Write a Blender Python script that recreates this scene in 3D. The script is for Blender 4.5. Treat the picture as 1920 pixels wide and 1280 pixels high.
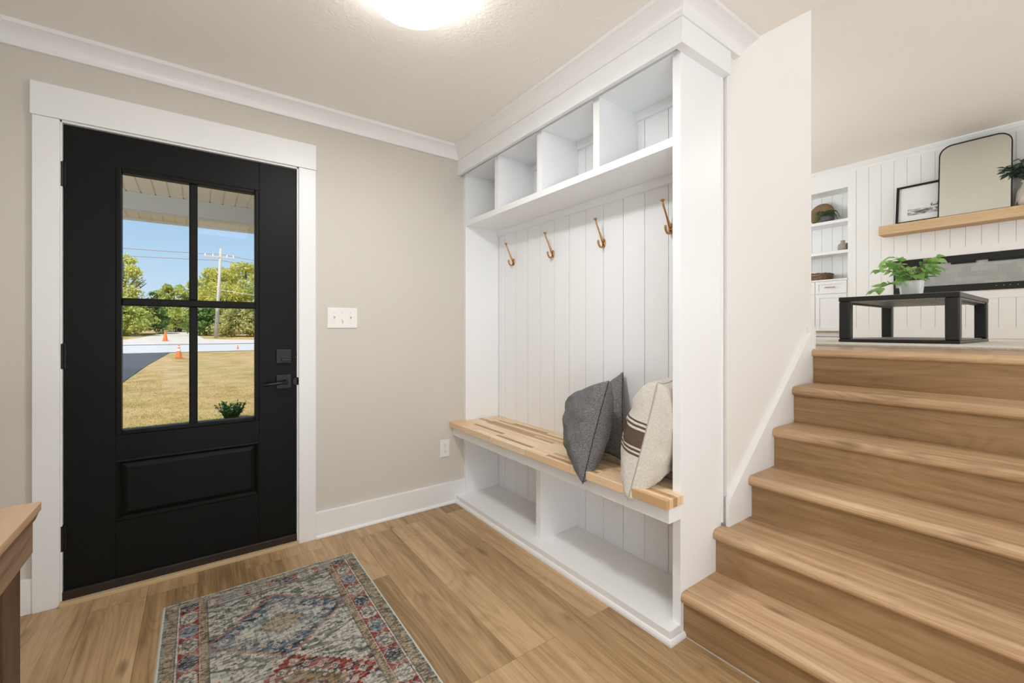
import bpy, bmesh, math, random
import numpy as np
from mathutils import Vector, Matrix, Euler

for o in list(bpy.data.objects):
    bpy.data.objects.remove(o, do_unlink=True)
S = bpy.context.scene
COL = S.collection
PI = math.pi

# ---------------------------------------------------------------- camera
cd = bpy.data.cameras.new('camera')
cam = bpy.data.objects.new('camera', cd)
COL.objects.link(cam)
cam.location = (0, 0, 1.18)
cam.rotation_euler = (PI / 2, 0, -0.627)
cd.sensor_width = 36.0
cd.lens = 811.5 / 1920 * 36.0
cd.shift_y = -21.9 / 1920
cd.clip_start = 0.02
cd.clip_end = 400
S.camera = cam

# ---------------------------------------------------------------- view
S.view_settings.view_transform = 'Standard'
S.view_settings.look = 'None'
S.view_settings.exposure = 0.28
S.view_settings.gamma = 1.0
S.view_settings.use_curve_mapping = False
S.cycles.max_bounces = 10
S.cycles.diffuse_bounces = 6
S.cycles.glossy_bounces = 4
S.cycles.transparent_max_bounces = 16
S.cycles.caustics_reflective = False
S.cycles.caustics_refractive = False
S.cycles.sample_clamp_indirect = 6.0

# ---------------------------------------------------------------- sky and sun
W = bpy.data.worlds.new('sky')
S.world = W
W.use_nodes = True
nt = W.node_tree
nt.nodes.clear()
wo = nt.nodes.new('ShaderNodeOutputWorld')
bg = nt.nodes.new('ShaderNodeBackground')
tc = nt.nodes.new('ShaderNodeTexCoord')
sx = nt.nodes.new('ShaderNodeSeparateXYZ')
rp = nt.nodes.new('ShaderNodeValToRGB')
rp.color_ramp.elements[0].position = 0.0
rp.color_ramp.elements[0].color = (0.72, 0.84, 0.95, 1)
rp.color_ramp.elements[1].position = 1.0
rp.color_ramp.elements[1].color = (0.12, 0.27, 0.62, 1)
e = rp.color_ramp.elements.new(0.12); e.color = (0.52, 0.72, 0.93, 1)
e = rp.color_ramp.elements.new(0.30); e.color = (0.30, 0.53, 0.86, 1)
cn = nt.nodes.new('ShaderNodeTexNoise'); cn.inputs['Scale'].default_value = 2.2
cn.inputs['Detail'].default_value = 4
cmx = nt.nodes.new('ShaderNodeMix'); cmx.data_type = 'RGBA'
cmr = nt.nodes.new('ShaderNodeMapRange')
cmr.inputs[1].default_value = 0.45; cmr.inputs[2].default_value = 0.75
cmr.inputs[3].default_value = 0.0; cmr.inputs[4].default_value = 0.35
nt.links.new(tc.outputs['Generated'], sx.inputs[0])
nt.links.new(tc.outputs['Generated'], cn.inputs['Vector'])
nt.links.new(sx.outputs['Z'], rp.inputs[0])
nt.links.new(cn.outputs['Fac'], cmr.inputs[0])
nt.links.new(cmr.outputs[0], cmx.inputs[0])
nt.links.new(rp.outputs[0], cmx.inputs[6])
cmx.inputs[7].default_value = (0.85, 0.9, 0.95, 1)
nt.links.new(cmx.outputs[2], bg.inputs[0])
bg.inputs[1].default_value = 0.80
nt.links.new(bg.outputs[0], wo.inputs[0])

def lamp(name, kind, loc, energy, color=(1, 1, 1), size=None, size_y=None, aim=None, spread=None):
    ld = bpy.data.lights.new(name, kind)
    ld.energy = energy
    ld.color = color
    if kind == 'AREA':
        ld.shape = 'RECTANGLE'
        ld.size = size
        ld.size_y = size_y or size
        if spread:
            ld.spread = spread
    if kind == 'POINT':
        ld.shadow_soft_size = size
    if kind == 'SUN':
        ld.angle = 0.01
    o = bpy.data.objects.new(name, ld)
    COL.objects.link(o)
    o.location = loc
    if aim is not None:
        o.rotation_euler = (Vector(aim) - Vector(loc)).to_track_quat('-Z', 'Y').to_euler()
    return o

lamp('sun_light', 'SUN', (0, 0, 30), 4.0, (1.0, 0.93, 0.80), aim=(9, 16, 9))
# fill lights added out of view around the camera: south, overhead and west
lamp('south_fill_light', 'AREA', (0.35, -2.12, 0.75), 39, (0.84, 0.92, 1.0), 1.8, 1.2, aim=(0.15, -0.9, 2.8))
lamp('hall_fill_light', 'AREA', (0.25, -1.0, 2.40), 10, (0.95, 0.98, 1.0), 0.5, 0.5, aim=(0.25, -0.6, 0))
lamp('west_fill_light', 'AREA', (-0.66, -1.15, 0.8), 44, (0.84, 0.92, 1.0), 1.3, 1.1, aim=(0.3, -0.4, 2.4))
# daylight through the windows of the living room
lamp('living_window_daylight', 'AREA', (5.2, -2.85, 2.35), 38, (0.80, 0.905, 1.0), 3.4, 1.7, aim=(5.6, 1.0, 3.5))
lamp('living_north_window_daylight', 'AREA', (5.0, 4.85, 2.45), 84, (0.82, 0.91, 1.0), 2.4, 1.5, aim=(5.0, 1.0, 3.4))
# recessed ceiling light of the living room, and a fill added above the stairs
lamp('recessed_light_living', 'AREA', (6.0, -1.4, 3.58), 18, (1.0, 0.94, 0.86), 0.8, 0.8, aim=(6.0, -1.4, 0))
lamp('landing_fill_light', 'AREA', (2.45, -0.4, 3.58), 10, (0.95, 0.98, 1.0), 0.8, 0.8, aim=(2.2, -0.4, 0))

# ================================================================ helpers
OFF = {}

class MB:
    def __init__(s):
        s.v = []; s.f = []; s.m = []
    def add(s, vs, fs, mi=0):
        b = len(s.v)
        s.v += [tuple(p) for p in vs]
        s.f += [tuple(b + i for i in f) for f in fs]
        s.m += [mi] * len(fs)
        return s
    def box(s, x0, x1, y0, y1, z0, z1, mi=0):
        vs = [(x, y, z) for x in (x0, x1) for y in (y0, y1) for z in (z0, z1)]
        return s.add(vs, [(0, 1, 3, 2), (4, 6, 7, 5), (0, 4, 5, 1), (2, 3, 7, 6), (0, 2, 6, 4), (1, 5, 7, 3)], mi)
    def obox(s, c, ax, ay, az, mi=0):
        c = Vector(c); ax = Vector(ax); ay = Vector(ay); az = Vector(az)
        vs = [c + i * ax + j * ay + k * az for i in (-1, 1) for j in (-1, 1) for k in (-1, 1)]
        return s.add(vs, [(0, 1, 3, 2), (4, 6, 7, 5), (0, 4, 5, 1), (2, 3, 7, 6), (0, 2, 6, 4), (1, 5, 7, 3)], mi)
    def prism(s, poly, axis, a, b, mi=0):
        n = len(poly)
        def P(p, t):
            if axis == 'y': return (p[0], t, p[1])
            if axis == 'x': return (t, p[0], p[1])
            return (p[0], p[1], t)
        vs = [P(p, a) for p in poly] + [P(p, b) for p in poly]
        fs = [tuple(range(n)), tuple(range(2 * n - 1, n - 1, -1))]
        fs += [(i, i + n, (i + 1) % n + n, (i + 1) % n) for i in range(n)]
        return s.add(vs, fs, mi)
    def tube(s, pts, r, n=8, mi=0, cap=True):
        pts = [Vector(p) for p in pts]
        if not isinstance(r, (list, tuple)): r = [r] * len(pts)
        vs = []; fs = []
        prev = None
        for i, p in enumerate(pts):
            d = (pts[min(i + 1, len(pts) - 1)] - pts[max(i - 1, 0)]).normalized()
            if prev is None:
                u = d.cross(Vector((0, 0, 1)))
                if u.length < 1e-3: u = d.cross(Vector((1, 0, 0)))
            else:
                u = prev - d * prev.dot(d)
            u.normalize(); prev = u
            w = d.cross(u)
            for k in range(n):
                a = 2 * PI * k / n
                vs.append(p + (u * math.cos(a) + w * math.sin(a)) * r[i])
        for i in range(len(pts) - 1):
            for k in range(n):
                fs.append((i * n + k, i * n + (k + 1) % n, (i + 1) * n + (k + 1) % n, (i + 1) * n + k))
        if cap:
            fs.append(tuple(range(n - 1, -1, -1)))
            fs.append(tuple((len(pts) - 1) * n + k for k in range(n)))
        return s.add(vs, fs, mi)
    def lathe(s, prof, c, n=32, mi=0, rot=None, sq=None):
        vs = []; fs = []
        for (r, z) in prof:
            for k in range(n):
                a = 2 * PI * k / n
                x, y = math.cos(a), math.sin(a)
                if sq:
                    g = (abs(x) ** sq + abs(y) ** sq) ** (-1 / sq)
                    x *= g; y *= g
                p = Vector((r * x, r * y, z))
                if rot: p = rot @ p
                vs.append(p + Vector(c))
        m = len(prof)
        for i in range(m - 1):
            for k in range(n):
                fs.append((i * n + k, i * n + (k + 1) % n, (i + 1) * n + (k + 1) % n, (i + 1) * n + k))
        fs.append(tuple(range(n - 1, -1, -1)))
        fs.append(tuple((m - 1) * n + k for k in range(n)))
        return s.add(vs, fs, mi)
    def build(s, name, mat, parent=None, bevel=0.0, smooth=False, seg=2, origin=None, autosmooth=None, recalc=True):
        vs = np.array(s.v, dtype=float)
        if parent is not None:
            off = OFF[parent.name]
        elif origin is not None:
            off = Vector(origin)
        else:
            lo = vs.min(0); hi = vs.max(0)
            off = Vector(((lo[0] + hi[0]) / 2, (lo[1] + hi[1]) / 2, lo[2]))
        me = bpy.data.meshes.new(name)
        me.from_pydata([tuple(p) for p in (vs - np.array(off))], [], s.f)
        mats = mat if isinstance(mat, (list, tuple)) else [mat]
        for m in mats: me.materials.append(m)
        if len(mats) > 1:
            me.polygons.foreach_set('material_index', s.m)
        if recalc:
            bm = bmesh.new(); bm.from_mesh(me)
            bmesh.ops.recalc_face_normals(bm, faces=bm.faces)
            bm.to_mesh(me); bm.free()
        if smooth:
            me.polygons.foreach_set('use_smooth', [True] * len(me.polygons))
        me.update()
        o = bpy.data.objects.new(name, me)
        COL.objects.link(o)
        if parent is not None:
            o.parent = parent
            OFF[o.name] = off
        else:
            o.location = off
            OFF[o.name] = off
        if bevel > 0:
            md = o.modifiers.new('bevel', 'BEVEL')
            md.width = bevel; md.segments = seg; md.limit_method = 'ANGLE'; md.angle_limit = math.radians(40)
        return o

def thing(name, loc, label=None, cat=None, group=None, kind=None):
    o = bpy.data.objects.new(name, None)
    COL.objects.link(o)
    o.location = loc
    o.empty_display_size = 0.1
    OFF[o.name] = Vector(loc)
    tag(o, label, cat, group, kind)
    return o

def tag(o, label=None, cat=None, group=None, kind=None):
    if label: o['label'] = label
    if cat: o['category'] = cat
    if group: o['group'] = group
    if kind: o['kind'] = kind
    return o

def sweep(mb, prof, path, endshift=None):
    """profile (d to the right of travel, z) swept along a mitred horizontal path"""
    n = len(path); m = len(prof)
    pts = [Vector((p[0], p[1])) for p in path]
    vs = []
    for i in range(n):
        if i > 0: d0 = (pts[i] - pts[i - 1]).normalized()
        if i < n - 1: d1 = (pts[i + 1] - pts[i]).normalized()
        if i == 0: d0 = d1
        if i == n - 1: d1 = d0
        r0 = Vector((d0.y, -d0.x)); r1 = Vector((d1.y, -d1.x))
        b = (r0 + r1) / (1 + r0.dot(r1))
        for (d, z) in prof:
            q = pts[i] + b * d
            if endshift and i == n - 1:
                q = q + d0 * endshift(d, z)
            vs.append((q.x, q.y, z))
    fs = [tuple(range(m - 1, -1, -1)), tuple((n - 1) * m + k for k in range(m))]
    for i in range(n - 1):
        for k in range(m):
            fs.append((i * m + k, i * m + (k + 1) % m, (i + 1) * m + (k + 1) % m, (i + 1) * m + k))
    mb.add(vs, fs)

# ---------------------------------------------------------------- materials
class N:
    """small node-tree helper"""
    def __init__(s, name):
        s.mat = bpy.data.materials.new(name); s.mat.use_nodes = True
        s.t = s.mat.node_tree
        s.b = s.t.nodes['Principled BSDF']
        s.out = s.t.nodes['Material Output']
    def n(s, typ, **kw):
        nd = s.t.nodes.new('ShaderNode' + typ)
        for k, v in kw.items():
            if hasattr(nd, k): setattr(nd, k, v)
            else: nd.inputs[k.replace('_', ' ')].default_value = v
        return nd
    def l(s, a, b): s.t.links.new(a, b)
    def coord(s, scale=(1, 1, 1), rot=(0, 0, 0), src='Object', loc=(0, 0, 0)):
        c = s.n('TexCoord'); m = s.n('Mapping')
        m.inputs['Scale'].default_value = scale; m.inputs['Rotation'].default_value = rot
        m.inputs['Location'].default_value = loc
        s.l(c.outputs[src], m.inputs[0])
        return m.outputs[0]
    def noise(s, vec, scale, detail=3, rough=0.5, dist=0.0):
        x = s.n('TexNoise'); x.inputs['Scale'].default_value = scale; x.inputs['Detail'].default_value = detail
        x.inputs['Roughness'].default_value = rough; x.inputs['Distortion'].default_value = dist
        s.l(vec, x.inputs['Vector'])
        return x.outputs['Fac']
    def ramp(s, fac, stops):
        r = s.n('ValToRGB'); el = r.color_ramp.elements
        el[0].position, el[0].color = stops[0][0], (*stops[0][1], 1)
        el[1].position, el[1].color = stops[-1][0], (*stops[-1][1], 1)
        for p, c in stops[1:-1]:
            e = el.new(p); e.color = (*c, 1)
        s.l(fac, r.inputs[0])
        return r.outputs[0]
    def mix(s, fac, a, b, mode='MIX'):
        m = s.n('Mix'); m.data_type = 'RGBA'; m.blend_type = mode
        for sock, val in ((m.inputs[0], fac), (m.inputs[6], a), (m.inputs[7], b)):
            if hasattr(val, 'links'): s.l(val, sock)
            elif isinstance(val, (int, float)): sock.default_value = val
            else: sock.default_value = (*val, 1)
        return m.outputs[2]
    def math(s, op, a, b=0.0, c=None):
        m = s.n('Math'); m.operation = op
        for i, val in enumerate((a, b) if c is None else (a, b, c)):
            if hasattr(val, 'links'): s.l(val, m.inputs[i])
            else: m.inputs[i].default_value = val
        return m.outputs[0]
    def bump(s, h, strength=0.2, dist=0.01):
        b = s.n('Bump'); b.inputs['Strength'].default_value = strength; b.inputs['Distance'].default_value = dist
        s.l(h, b.inputs['Height']); s.l(b.outputs[0], s.b.inputs['Normal'])
    def set(s, color=None, rough=None, metal=None, spec=None):
        if color is not None:
            if hasattr(color, 'links'): s.l(color, s.b.inputs['Base Color'])
            else: s.b.inputs['Base Color'].default_value = (*color, 1)
        if rough is not None:
            if hasattr(rough, 'links'): s.l(rough, s.b.inputs['Roughness'])
            else: s.b.inputs['Roughness'].default_value = rough
        if metal is not None: s.b.inputs['Metallic'].default_value = metal
        if spec is not None: s.b.inputs['Specular IOR Level'].default_value = spec
        return s.mat

def paint(name, color, rough=0.5, bump=0.05, scale=60, var=0.03, spec=0.4):
    g = N(name)
    c = g.coord()
    f = g.noise(c, 1.3, 2)
    a = tuple(max(0, x * (1 - var)) for x in color); b = tuple(min(1, x * (1 + var)) for x in color)
    g.set(g.mix(f, a, b), rough, spec=spec)
    if bump > 0:
        g.bump(g.noise(c, scale, 3), bump, 0.004)
    return g.mat

def plain(name, color, rough=0.5, metal=0.0, bump=0.0, scale=80, spec=0.5):
    g = N(name)
    g.set(color, rough, metal, spec)
    if bump > 0: g.bump(g.noise(g.coord(), scale, 3), bump, 0.003)
    return g.mat

def wood(name, dark, mid, light, grain='y', rough=0.45, planks=None, seam=None, sc=1.0, knots=True, pv=0.5, contrast=1.0, bump=0.05):
    """oak: long grain along one axis; planks=(width, length) cuts it into boards that vary in tone"""
    g = N(name)
    tcn = g.n('TexCoord'); sp = g.n('SeparateXYZ'); g.l(tcn.outputs['Object'], sp.inputs[0])
    ax = {'x': 0, 'y': 1, 'z': 2}[grain]
    others = [i for i in range(3) if i != ax]
    L = sp.outputs[ax]; A = sp.outputs[others[0]]; B = sp.outputs[others[1]]
    cb = g.n('CombineXYZ'); g.l(L, cb.inputs[0]); g.l(A, cb.inputs[1])
    if planks is None: g.l(B, cb.inputs[2])
    rnd = None
    if planks:
        br = g.n('TexBrick'); br.offset = 0.37; br.offset_frequency = 3; br.squash = 1
        br.inputs['Scale'].default_value = 1
        br.inputs['Brick Width'].default_value = planks[1]; br.inputs['Row Height'].default_value = planks[0]
        br.inputs['Mortar Size'].default_value = seam or 0.0008
        br.inputs['Mortar Smooth'].default_value = 0.1
        br.inputs['Color1'].default_value = (0, 0, 0, 1); br.inputs['Color2'].default_value = (1, 1, 1, 1)
        br.inputs['Mortar'].default_value = (0.5, 0.5, 0.5, 1)
        g.l(cb.outputs[0], br.inputs['Vector'])
        rnd = g.n('RGBToBW'); g.l(br.outputs['Color'], rnd.inputs[0]); rnd = rnd.outputs[0]
    def vec(kl, ka, add=0.0):
        c = g.n('CombineXYZ')
        l = g.math('MULTIPLY', L, kl); a = g.math('MULTIPLY', A, ka)
        g.l(l, c.inputs[0]); g.l(a, c.inputs[1])
        if rnd is not None:
            g.l(g.math('MULTIPLY', rnd, 37.0 + add), c.inputs[2])
        else:
            g.l(g.math('MULTIPLY', B, ka), c.inputs[2])
        return c.outputs[0]
    fine = g.noise(vec(5 * sc, 150 * sc), 1.0, 3, 0.6)
    streak = g.noise(vec(1.1 * sc, 26 * sc), 1.0, 4, 0.55, 0.6)
    cath = g.noise(vec(0.9 * sc, 7.0 * sc, 3), 1.0, 2, 0.45, 0.9)
    rings = g.math('ABSOLUTE', g.math('SINE', g.math('MULTIPLY', cath, 42.0)))
    broad = g.noise(vec(0.7 * sc, 3.2 * sc, 9), 1.0, 2, 0.5)
    t = g.math('ADD', g.math('MULTIPLY', streak, 0.50), g.math('MULTIPLY', fine, 0.18))
    t = g.math('ADD', t, g.math('MULTIPLY', rings, 0.07))
    t = g.math('ADD', t, g.math('MULTIPLY', broad, 0.30))
    if rnd is not None:
        t = g.math('ADD', t, g.math('MULTIPLY', g.math('SUBTRACT', rnd, 0.5), 0.22 * pv * 2))
    cen = 0.52
    t = g.math('ADD', g.math('MULTIPLY', g.math('SUBTRACT', t, cen), contrast), cen)
    col = g.ramp(t, [(0.30, dark), (0.50, mid), (0.72, light)])
    if knots:
        vo = g.n('TexVoronoi'); vo.inputs['Scale'].default_value = 1.0
        vo.inputs['Randomness'].default_value = 1.0
        vo.voronoi_dimensions = '2D'
        kc = g.n('CombineXYZ')
        shift = g.math('MULTIPLY', rnd, 17.0) if rnd is not None else 0.0
        g.l(g.math('ADD', g.math('MULTIPLY', L, 1.0 * sc), shift), kc.inputs[0])
        g.l(g.math('ADD', g.math('MULTIPLY', A, 2.9 * sc), g.math('MULTIPLY', B, 2.9 * sc)), kc.inputs[1])
        g.l(kc.outputs[0], vo.inputs['Vector'])
        wob = g.math('ADD', vo.outputs['Distance'], g.math('MULTIPLY', streak, 0.10))
        k = g.n('MapRange'); k.inputs[1].default_value = 0.062; k.inputs[2].default_value = 0.115
        k.inputs[3].default_value = 0.6; k.inputs[4].default_value = 0.0
        g.l(wob, k.inputs[0])
        col = g.mix(k.outputs[0], col, tuple(x * 0.55 for x in dark))
    if planks:
        col = g.mix(g.math('MULTIPLY', br.outputs['Fac'], 0.65), col, tuple(x * 0.45 for x in dark))
    r = g.n('MapRange'); r.inputs[3].default_value = rough - 0.06; r.inputs[4].default_value = rough + 0.1
    g.l(streak, r.inputs[0])
    g.set(col, r.outputs[0], spec=0.35)
    g.bump(g.math('ADD', fine, streak), bump, 0.002)
    return g.mat

M = {}
M['wall'] = paint('greige_wall_paint', (0.635, 0.60, 0.54), 0.6, 0.05, 90)
M['wall_light'] = paint('warm_white_wall_paint', (0.81, 0.79, 0.765), 0.55, 0.04, 90)
M['trim'] = paint('white_trim_paint', (0.83, 0.83, 0.83), 0.35, 0.0, var=0.01, spec=0.5)
M['bench'] = paint('white_satin_cabinet_paint', (0.86, 0.87, 0.88), 0.32, 0.0, var=0.01, spec=0.5)
M['shiplap'] = paint('white_board_paint', (0.85, 0.845, 0.825), 0.45, 0.0, var=0.01)
M['groove'] = plain('groove_shadow_paint', (0.55, 0.54, 0.52), 0.8)

g = N('textured_ceiling_paint')
c = g.coord()
f1 = g.noise(c, 28, 4, 0.6, 1.6)
g.set(g.mix(g.noise(c, 1.0, 2), (0.90, 0.865, 0.815), (0.93, 0.90, 0.855)), 0.75, spec=0.2)
g.bump(f1, 0.35, 0.01)
M['ceiling'] = g.mat
M['ceiling_living'] = paint('living_ceiling_paint', (0.89, 0.85, 0.79), 0.7, 0.05, 40)

OAK = ((0.21, 0.130, 0.060), (0.385, 0.245, 0.122), (0.545, 0.370, 0.205))
M['floor'] = wood('oak_plank_floor', *OAK, grain='y', rough=0.4, planks=(0.185, 1.25), pv=0.5, contrast=1.25)
OAKS = ((0.25, 0.150, 0.075), (0.455, 0.292, 0.160), (0.62, 0.425, 0.26))
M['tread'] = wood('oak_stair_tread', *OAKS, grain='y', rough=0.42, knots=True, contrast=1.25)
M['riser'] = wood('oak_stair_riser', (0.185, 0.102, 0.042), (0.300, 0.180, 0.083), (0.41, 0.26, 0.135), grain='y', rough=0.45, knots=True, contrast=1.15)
M['upper_floor'] = wood('oak_landing_floor', *OAK, grain='y', rough=0.32, planks=(0.185, 1.25), pv=0.3)
M['mantel'] = wood('light_oak_beam', (0.42, 0.26, 0.13), (0.58, 0.39, 0.215), (0.70, 0.50, 0.30), grain='y', rough=0.55)
M['console'] = wood('brown_console_wood', (0.12, 0.068, 0.036), (0.235, 0.145, 0.085), (0.36, 0.24, 0.15), grain='y', rough=0.35, knots=False)
M['console_leg'] = wood('dark_console_leg_wood', (0.045, 0.022, 0.010), (0.095, 0.050, 0.024), (0.16, 0.09, 0.048), grain='z', rough=0.4, knots=False)

# butcher block: long narrow staves of different tones
g = N('butcher_block')
tcn = g.n('TexCoord'); sp = g.n('SeparateXYZ'); g.l(tcn.outputs['Object'], sp.inputs[0])
cb = g.n('CombineXYZ'); g.l(sp.outputs[1], cb.inputs[0]); g.l(sp.outputs[0], cb.inputs[1])
br = g.n('TexBrick'); br.offset = 0.43; br.offset_frequency = 2
br.inputs['Scale'].default_value = 1; br.inputs['Brick Width'].default_value = 0.34; br.inputs['Row Height'].default_value = 0.0245
br.inputs['Mortar Size'].default_value = 0.0004
br.inputs['Color1'].default_value = (0, 0, 0, 1); br.inputs['Color2'].default_value = (1, 1, 1, 1)
g.l(cb.outputs[0], br.inputs['Vector'])
bw = g.n('RGBToBW'); g.l(br.outputs['Color'], bw.inputs[0])
cv = g.n('CombineXYZ')
g.l(g.math('MULTIPLY', sp.outputs[1], 4.0), cv.inputs[0]); g.l(g.math('MULTIPLY', sp.outputs[0], 95.0), cv.inputs[1])
g.l(g.math('ADD', g.math('MULTIPLY', bw.outputs[0], 31.0), g.math('MULTIPLY', sp.outputs[2], 95)), cv.inputs[2])
fn = g.noise(cv.outputs[0], 1.0, 3, 0.6, 0.5)
base = g.ramp(bw.outputs[0], [(0.0, (0.30, 0.155, 0.07)), (0.12, (0.56, 0.34, 0.165)), (0.28, (0.80, 0.555, 0.32)), (0.6, (0.87, 0.66, 0.43)), (1.0, (0.90, 0.74, 0.53))])
col = g.mix(g.math('MULTIPLY', fn, 0.28), base, (0.42, 0.24, 0.10), 'MULTIPLY')
g.set(col, 0.38)
M['butcher'] = g.mat

M['door'] = plain('black_door_paint', (0.006, 0.0062, 0.0056), 0.45, bump=0.12, scale=260, spec=0.15)
M['black_metal'] = plain('matte_black_metal', (0.012, 0.012, 0.012), 0.38, 0.4)
M['sill_dark'] = plain('dark_bronze_sill', (0.030, 0.022, 0.018), 0.35, 0.3)
M['sill_wood'] = plain('pale_sill_wood', (0.56, 0.42, 0.24), 0.6)
M['plate'] = plain('white_plastic', (0.84, 0.83, 0.80), 0.35)
M['slot'] = plain('dark_slot', (0.06, 0.055, 0.05), 0.6)
M['screw'] = plain('screw_head', (0.62, 0.61, 0.58), 0.4, 0.3)
g = N('antique_brass')
c = g.coord()
g.set(g.mix(g.noise(c, 120, 3), (0.42, 0.21, 0.07), (0.62, 0.35, 0.14)), 0.3, 1.0)
M['brass'] = g.mat
M['chrome'] = plain('metal_edge', (0.45, 0.44, 0.42), 0.3, 0.9)

g = N('door_glass')
g.t.nodes.remove(g.b)
gl = g.n('BsdfGlossy'); gl.inputs['Roughness'].default_value = 0.0
tr = g.n('BsdfTransparent'); tr.inputs[0].default_value = (0.98, 0.99, 0.985, 1)
fr = g.n('Fresnel'); fr.inputs[0].default_value = 1.10
mx = g.n('MixShader')
g.l(fr.outputs[0], mx.inputs[0]); g.l(tr.outputs[0], mx.inputs[1]); g.l(gl.outputs[0], mx.inputs[2])
g.l(mx.outputs[0], g.out.inputs[0])
M['glass'] = g.mat

def emit(name, color, strength):
    g = N(name); g.set((0.9, 0.9, 0.9), 0.4)
    g.b.inputs['Emission Color'].default_value = (*color, 1)
    g.b.inputs['Emission Strength'].default_value = strength
    return g.mat
M['globe'] = emit('lit_opal_glass', (1.0, 0.985, 0.96), 7.0)

def fabric(name, a, b, sc=420, bump=0.5, slub=None):
    g = N(name)
    w1 = g.n('TexWave'); w1.wave_type = 'BANDS'; w1.bands_direction = 'X'; w1.inputs['Scale'].default_value = sc / 6; w1.inputs['Distortion'].default_value = 1.5
    w1.inputs['Detail'].default_value = 2
    w2 = g.n('TexWave'); w2.wave_type = 'BANDS'; w2.bands_direction = 'Z'; w2.inputs['Scale'].default_value = sc / 6; w2.inputs['Distortion'].default_value = 1.5
    w2.inputs['Detail'].default_value = 2
    c = g.coord(); g.l(c, w1.inputs['Vector']); g.l(c, w2.inputs['Vector'])
    n1 = g.noise(c, sc * 0.7, 3, 0.7)
    n2 = g.noise(g.coord((1, 1, 5)), sc * 0.25, 3, 0.7)
    t = g.math('ADD', g.math('MULTIPLY', n1, 0.5), g.math('MULTIPLY', n2, 0.5))
    col = g.ramp(t, [(0.36, a), (0.64, b)])
    g.set(col, 0.9, spec=0.1)
    g.bump(g.math('ADD', g.math('MULTIPLY', w1.outputs['Fac'], w2.outputs['Fac']), n1), bump, 0.002)
    return g
M['grey_fabric'] = fabric('grey_tweed_fabric', (0.045, 0.044, 0.045), (0.31, 0.303, 0.305)).mat
M['seam_dark'] = plain('dark_seam_thread', (0.03, 0.03, 0.032), 0.9)
M['seam_light'] = plain('cream_seam_thread', (0.42, 0.38, 0.32), 0.9)

# ================================================================ room shell
YW = 2.645       # door wall
def struct(o): return tag(o, kind='structure')

mb = MB().box(-0.80, 1.62, -2.3, 2.66, -0.12, 0.0)
struct(mb.build('floor', M['floor'], origin=(0, 0, 0)))
mb = MB().box(2.70, 8.2, -3.1, 5.1, 0.95, 1.0733)
struct(mb.build('floor', M['upper_floor'], origin=(0, 0, 0)))
mb = MB()
DX0, DX1, DZ = -0.485, 0.455, 2.085
mb.box(-0.85, DX0, YW, YW + 0.16, -0.35, 2.6)
mb.box(DX1, 1.83, YW, YW + 0.16, -0.35, 2.6)
mb.box(DX0, DX1, YW, YW + 0.16, DZ, 2.6)
mb.box(DX0, DX1, YW + 0.02, YW + 0.16, -0.35, 0.0)
struct(mb.build('wall_north', M['wall'], origin=(0, YW, 0)))
struct(MB().box(-0.85, -0.69, -2.3, YW, -0.35, 2.6).build('wall_west', M['wall']))
mb = MB().box(-0.85, 1.6, -2.36, -2.2, -0.35, 2.6)
struct(mb.build('wall_south', M['wall']))
struct(MB().box(1.6, 2.9, -2.36, -2.2, -0.35, 3.7).build('wall_south', M['wall_light']))
# mass between the bench nook and the stair, its south face is the stair side wall
struct(MB().box(1.814, 2.695, 0.95, 2.81, -0.35, 3.75).build('wall_east', M['wall_light'], origin=(1.814, 0.95, 0)))
struct(MB().box(-0.85, 1.937, -2.36, 2.85, 2.43, 3.8).build('ceiling', M['ceiling'], origin=(0, 0, 2.43)))
struct(MB().box(1.85, 8.4, -3.2, 5.3, 3.60, 3.8).build('ceiling', M['ceiling_living'], origin=(4, 0, 3.6)))
# living room walls
struct(MB().box(8.10, 8.25, -3.1, 5.2, 0.9, 3.7).build('wall_east', M['shiplap']))
struct(MB().box(2.55, 8.25, 5.0, 5.2, 0.9, 3.7).build('wall_north', M['wall_light']))
struct(MB().box(2.55, 2.695, 2.81, 5.1, -0.3, 3.7).build('wall_west', M['wall_light']))
struct(MB().box(2.70, 8.25, -3.2, -3.0, 0.9, 3.7).build('wall_south', M['wall_light']))
struct(MB().box(2.70, 2.90, -3.1, -2.2, -0.3, 3.7).build('wall_west', M['wall_light']))

# baseboards with shoe moulding
mb = MB()
mb.box(0.536, 1.50, 2.626, YW, 0, 0.1458)
mb.prism([(2.612, 0.0), (2.626, 0.0), (2.626, 0.020), (2.618, 0.017), (2.613, 0.010)], 'x', 0.536, 1.42)
struct(mb.build('baseboard_north', M['trim'], bevel=0.003))
mb = MB(); mb.box(-0.69, -0.56, 2.626, YW, 0, 0.1458)
struct(mb.build('baseboard_north', M['trim'], bevel=0.003))
mb = MB(); mb.box(-0.69, -0.674, -2.2, 2.62, 0, 0.1458)
struct(mb.build('baseboard_west', M['trim'], bevel=0.003))

# door casing
mb = MB()
mb.box(-0.560, -0.478, 2.620, YW, 0, 2.076)
mb.box(0.448, 0.536, 2.620, YW, 0, 2.076)
mb.box(-0.566, 0.5375, 2.6185, YW, 2.0775, 2.217)
struct(mb.build('trim_1', M['trim'], bevel=0.0025))
# door jamb and stops inside the casing
mb = MB()
mb.box(-0.485, -0.4725, 2.632, 2.75, 0.0, 2.085)
mb.box(0.4405, 0.455, 2.632, 2.75, 0.0, 2.085)
mb.box(-0.485, 0.455, 2.632, 2.75, 2.069, 2.085)
struct(mb.build('trim_2', M['trim'], bevel=0.001))

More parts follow.
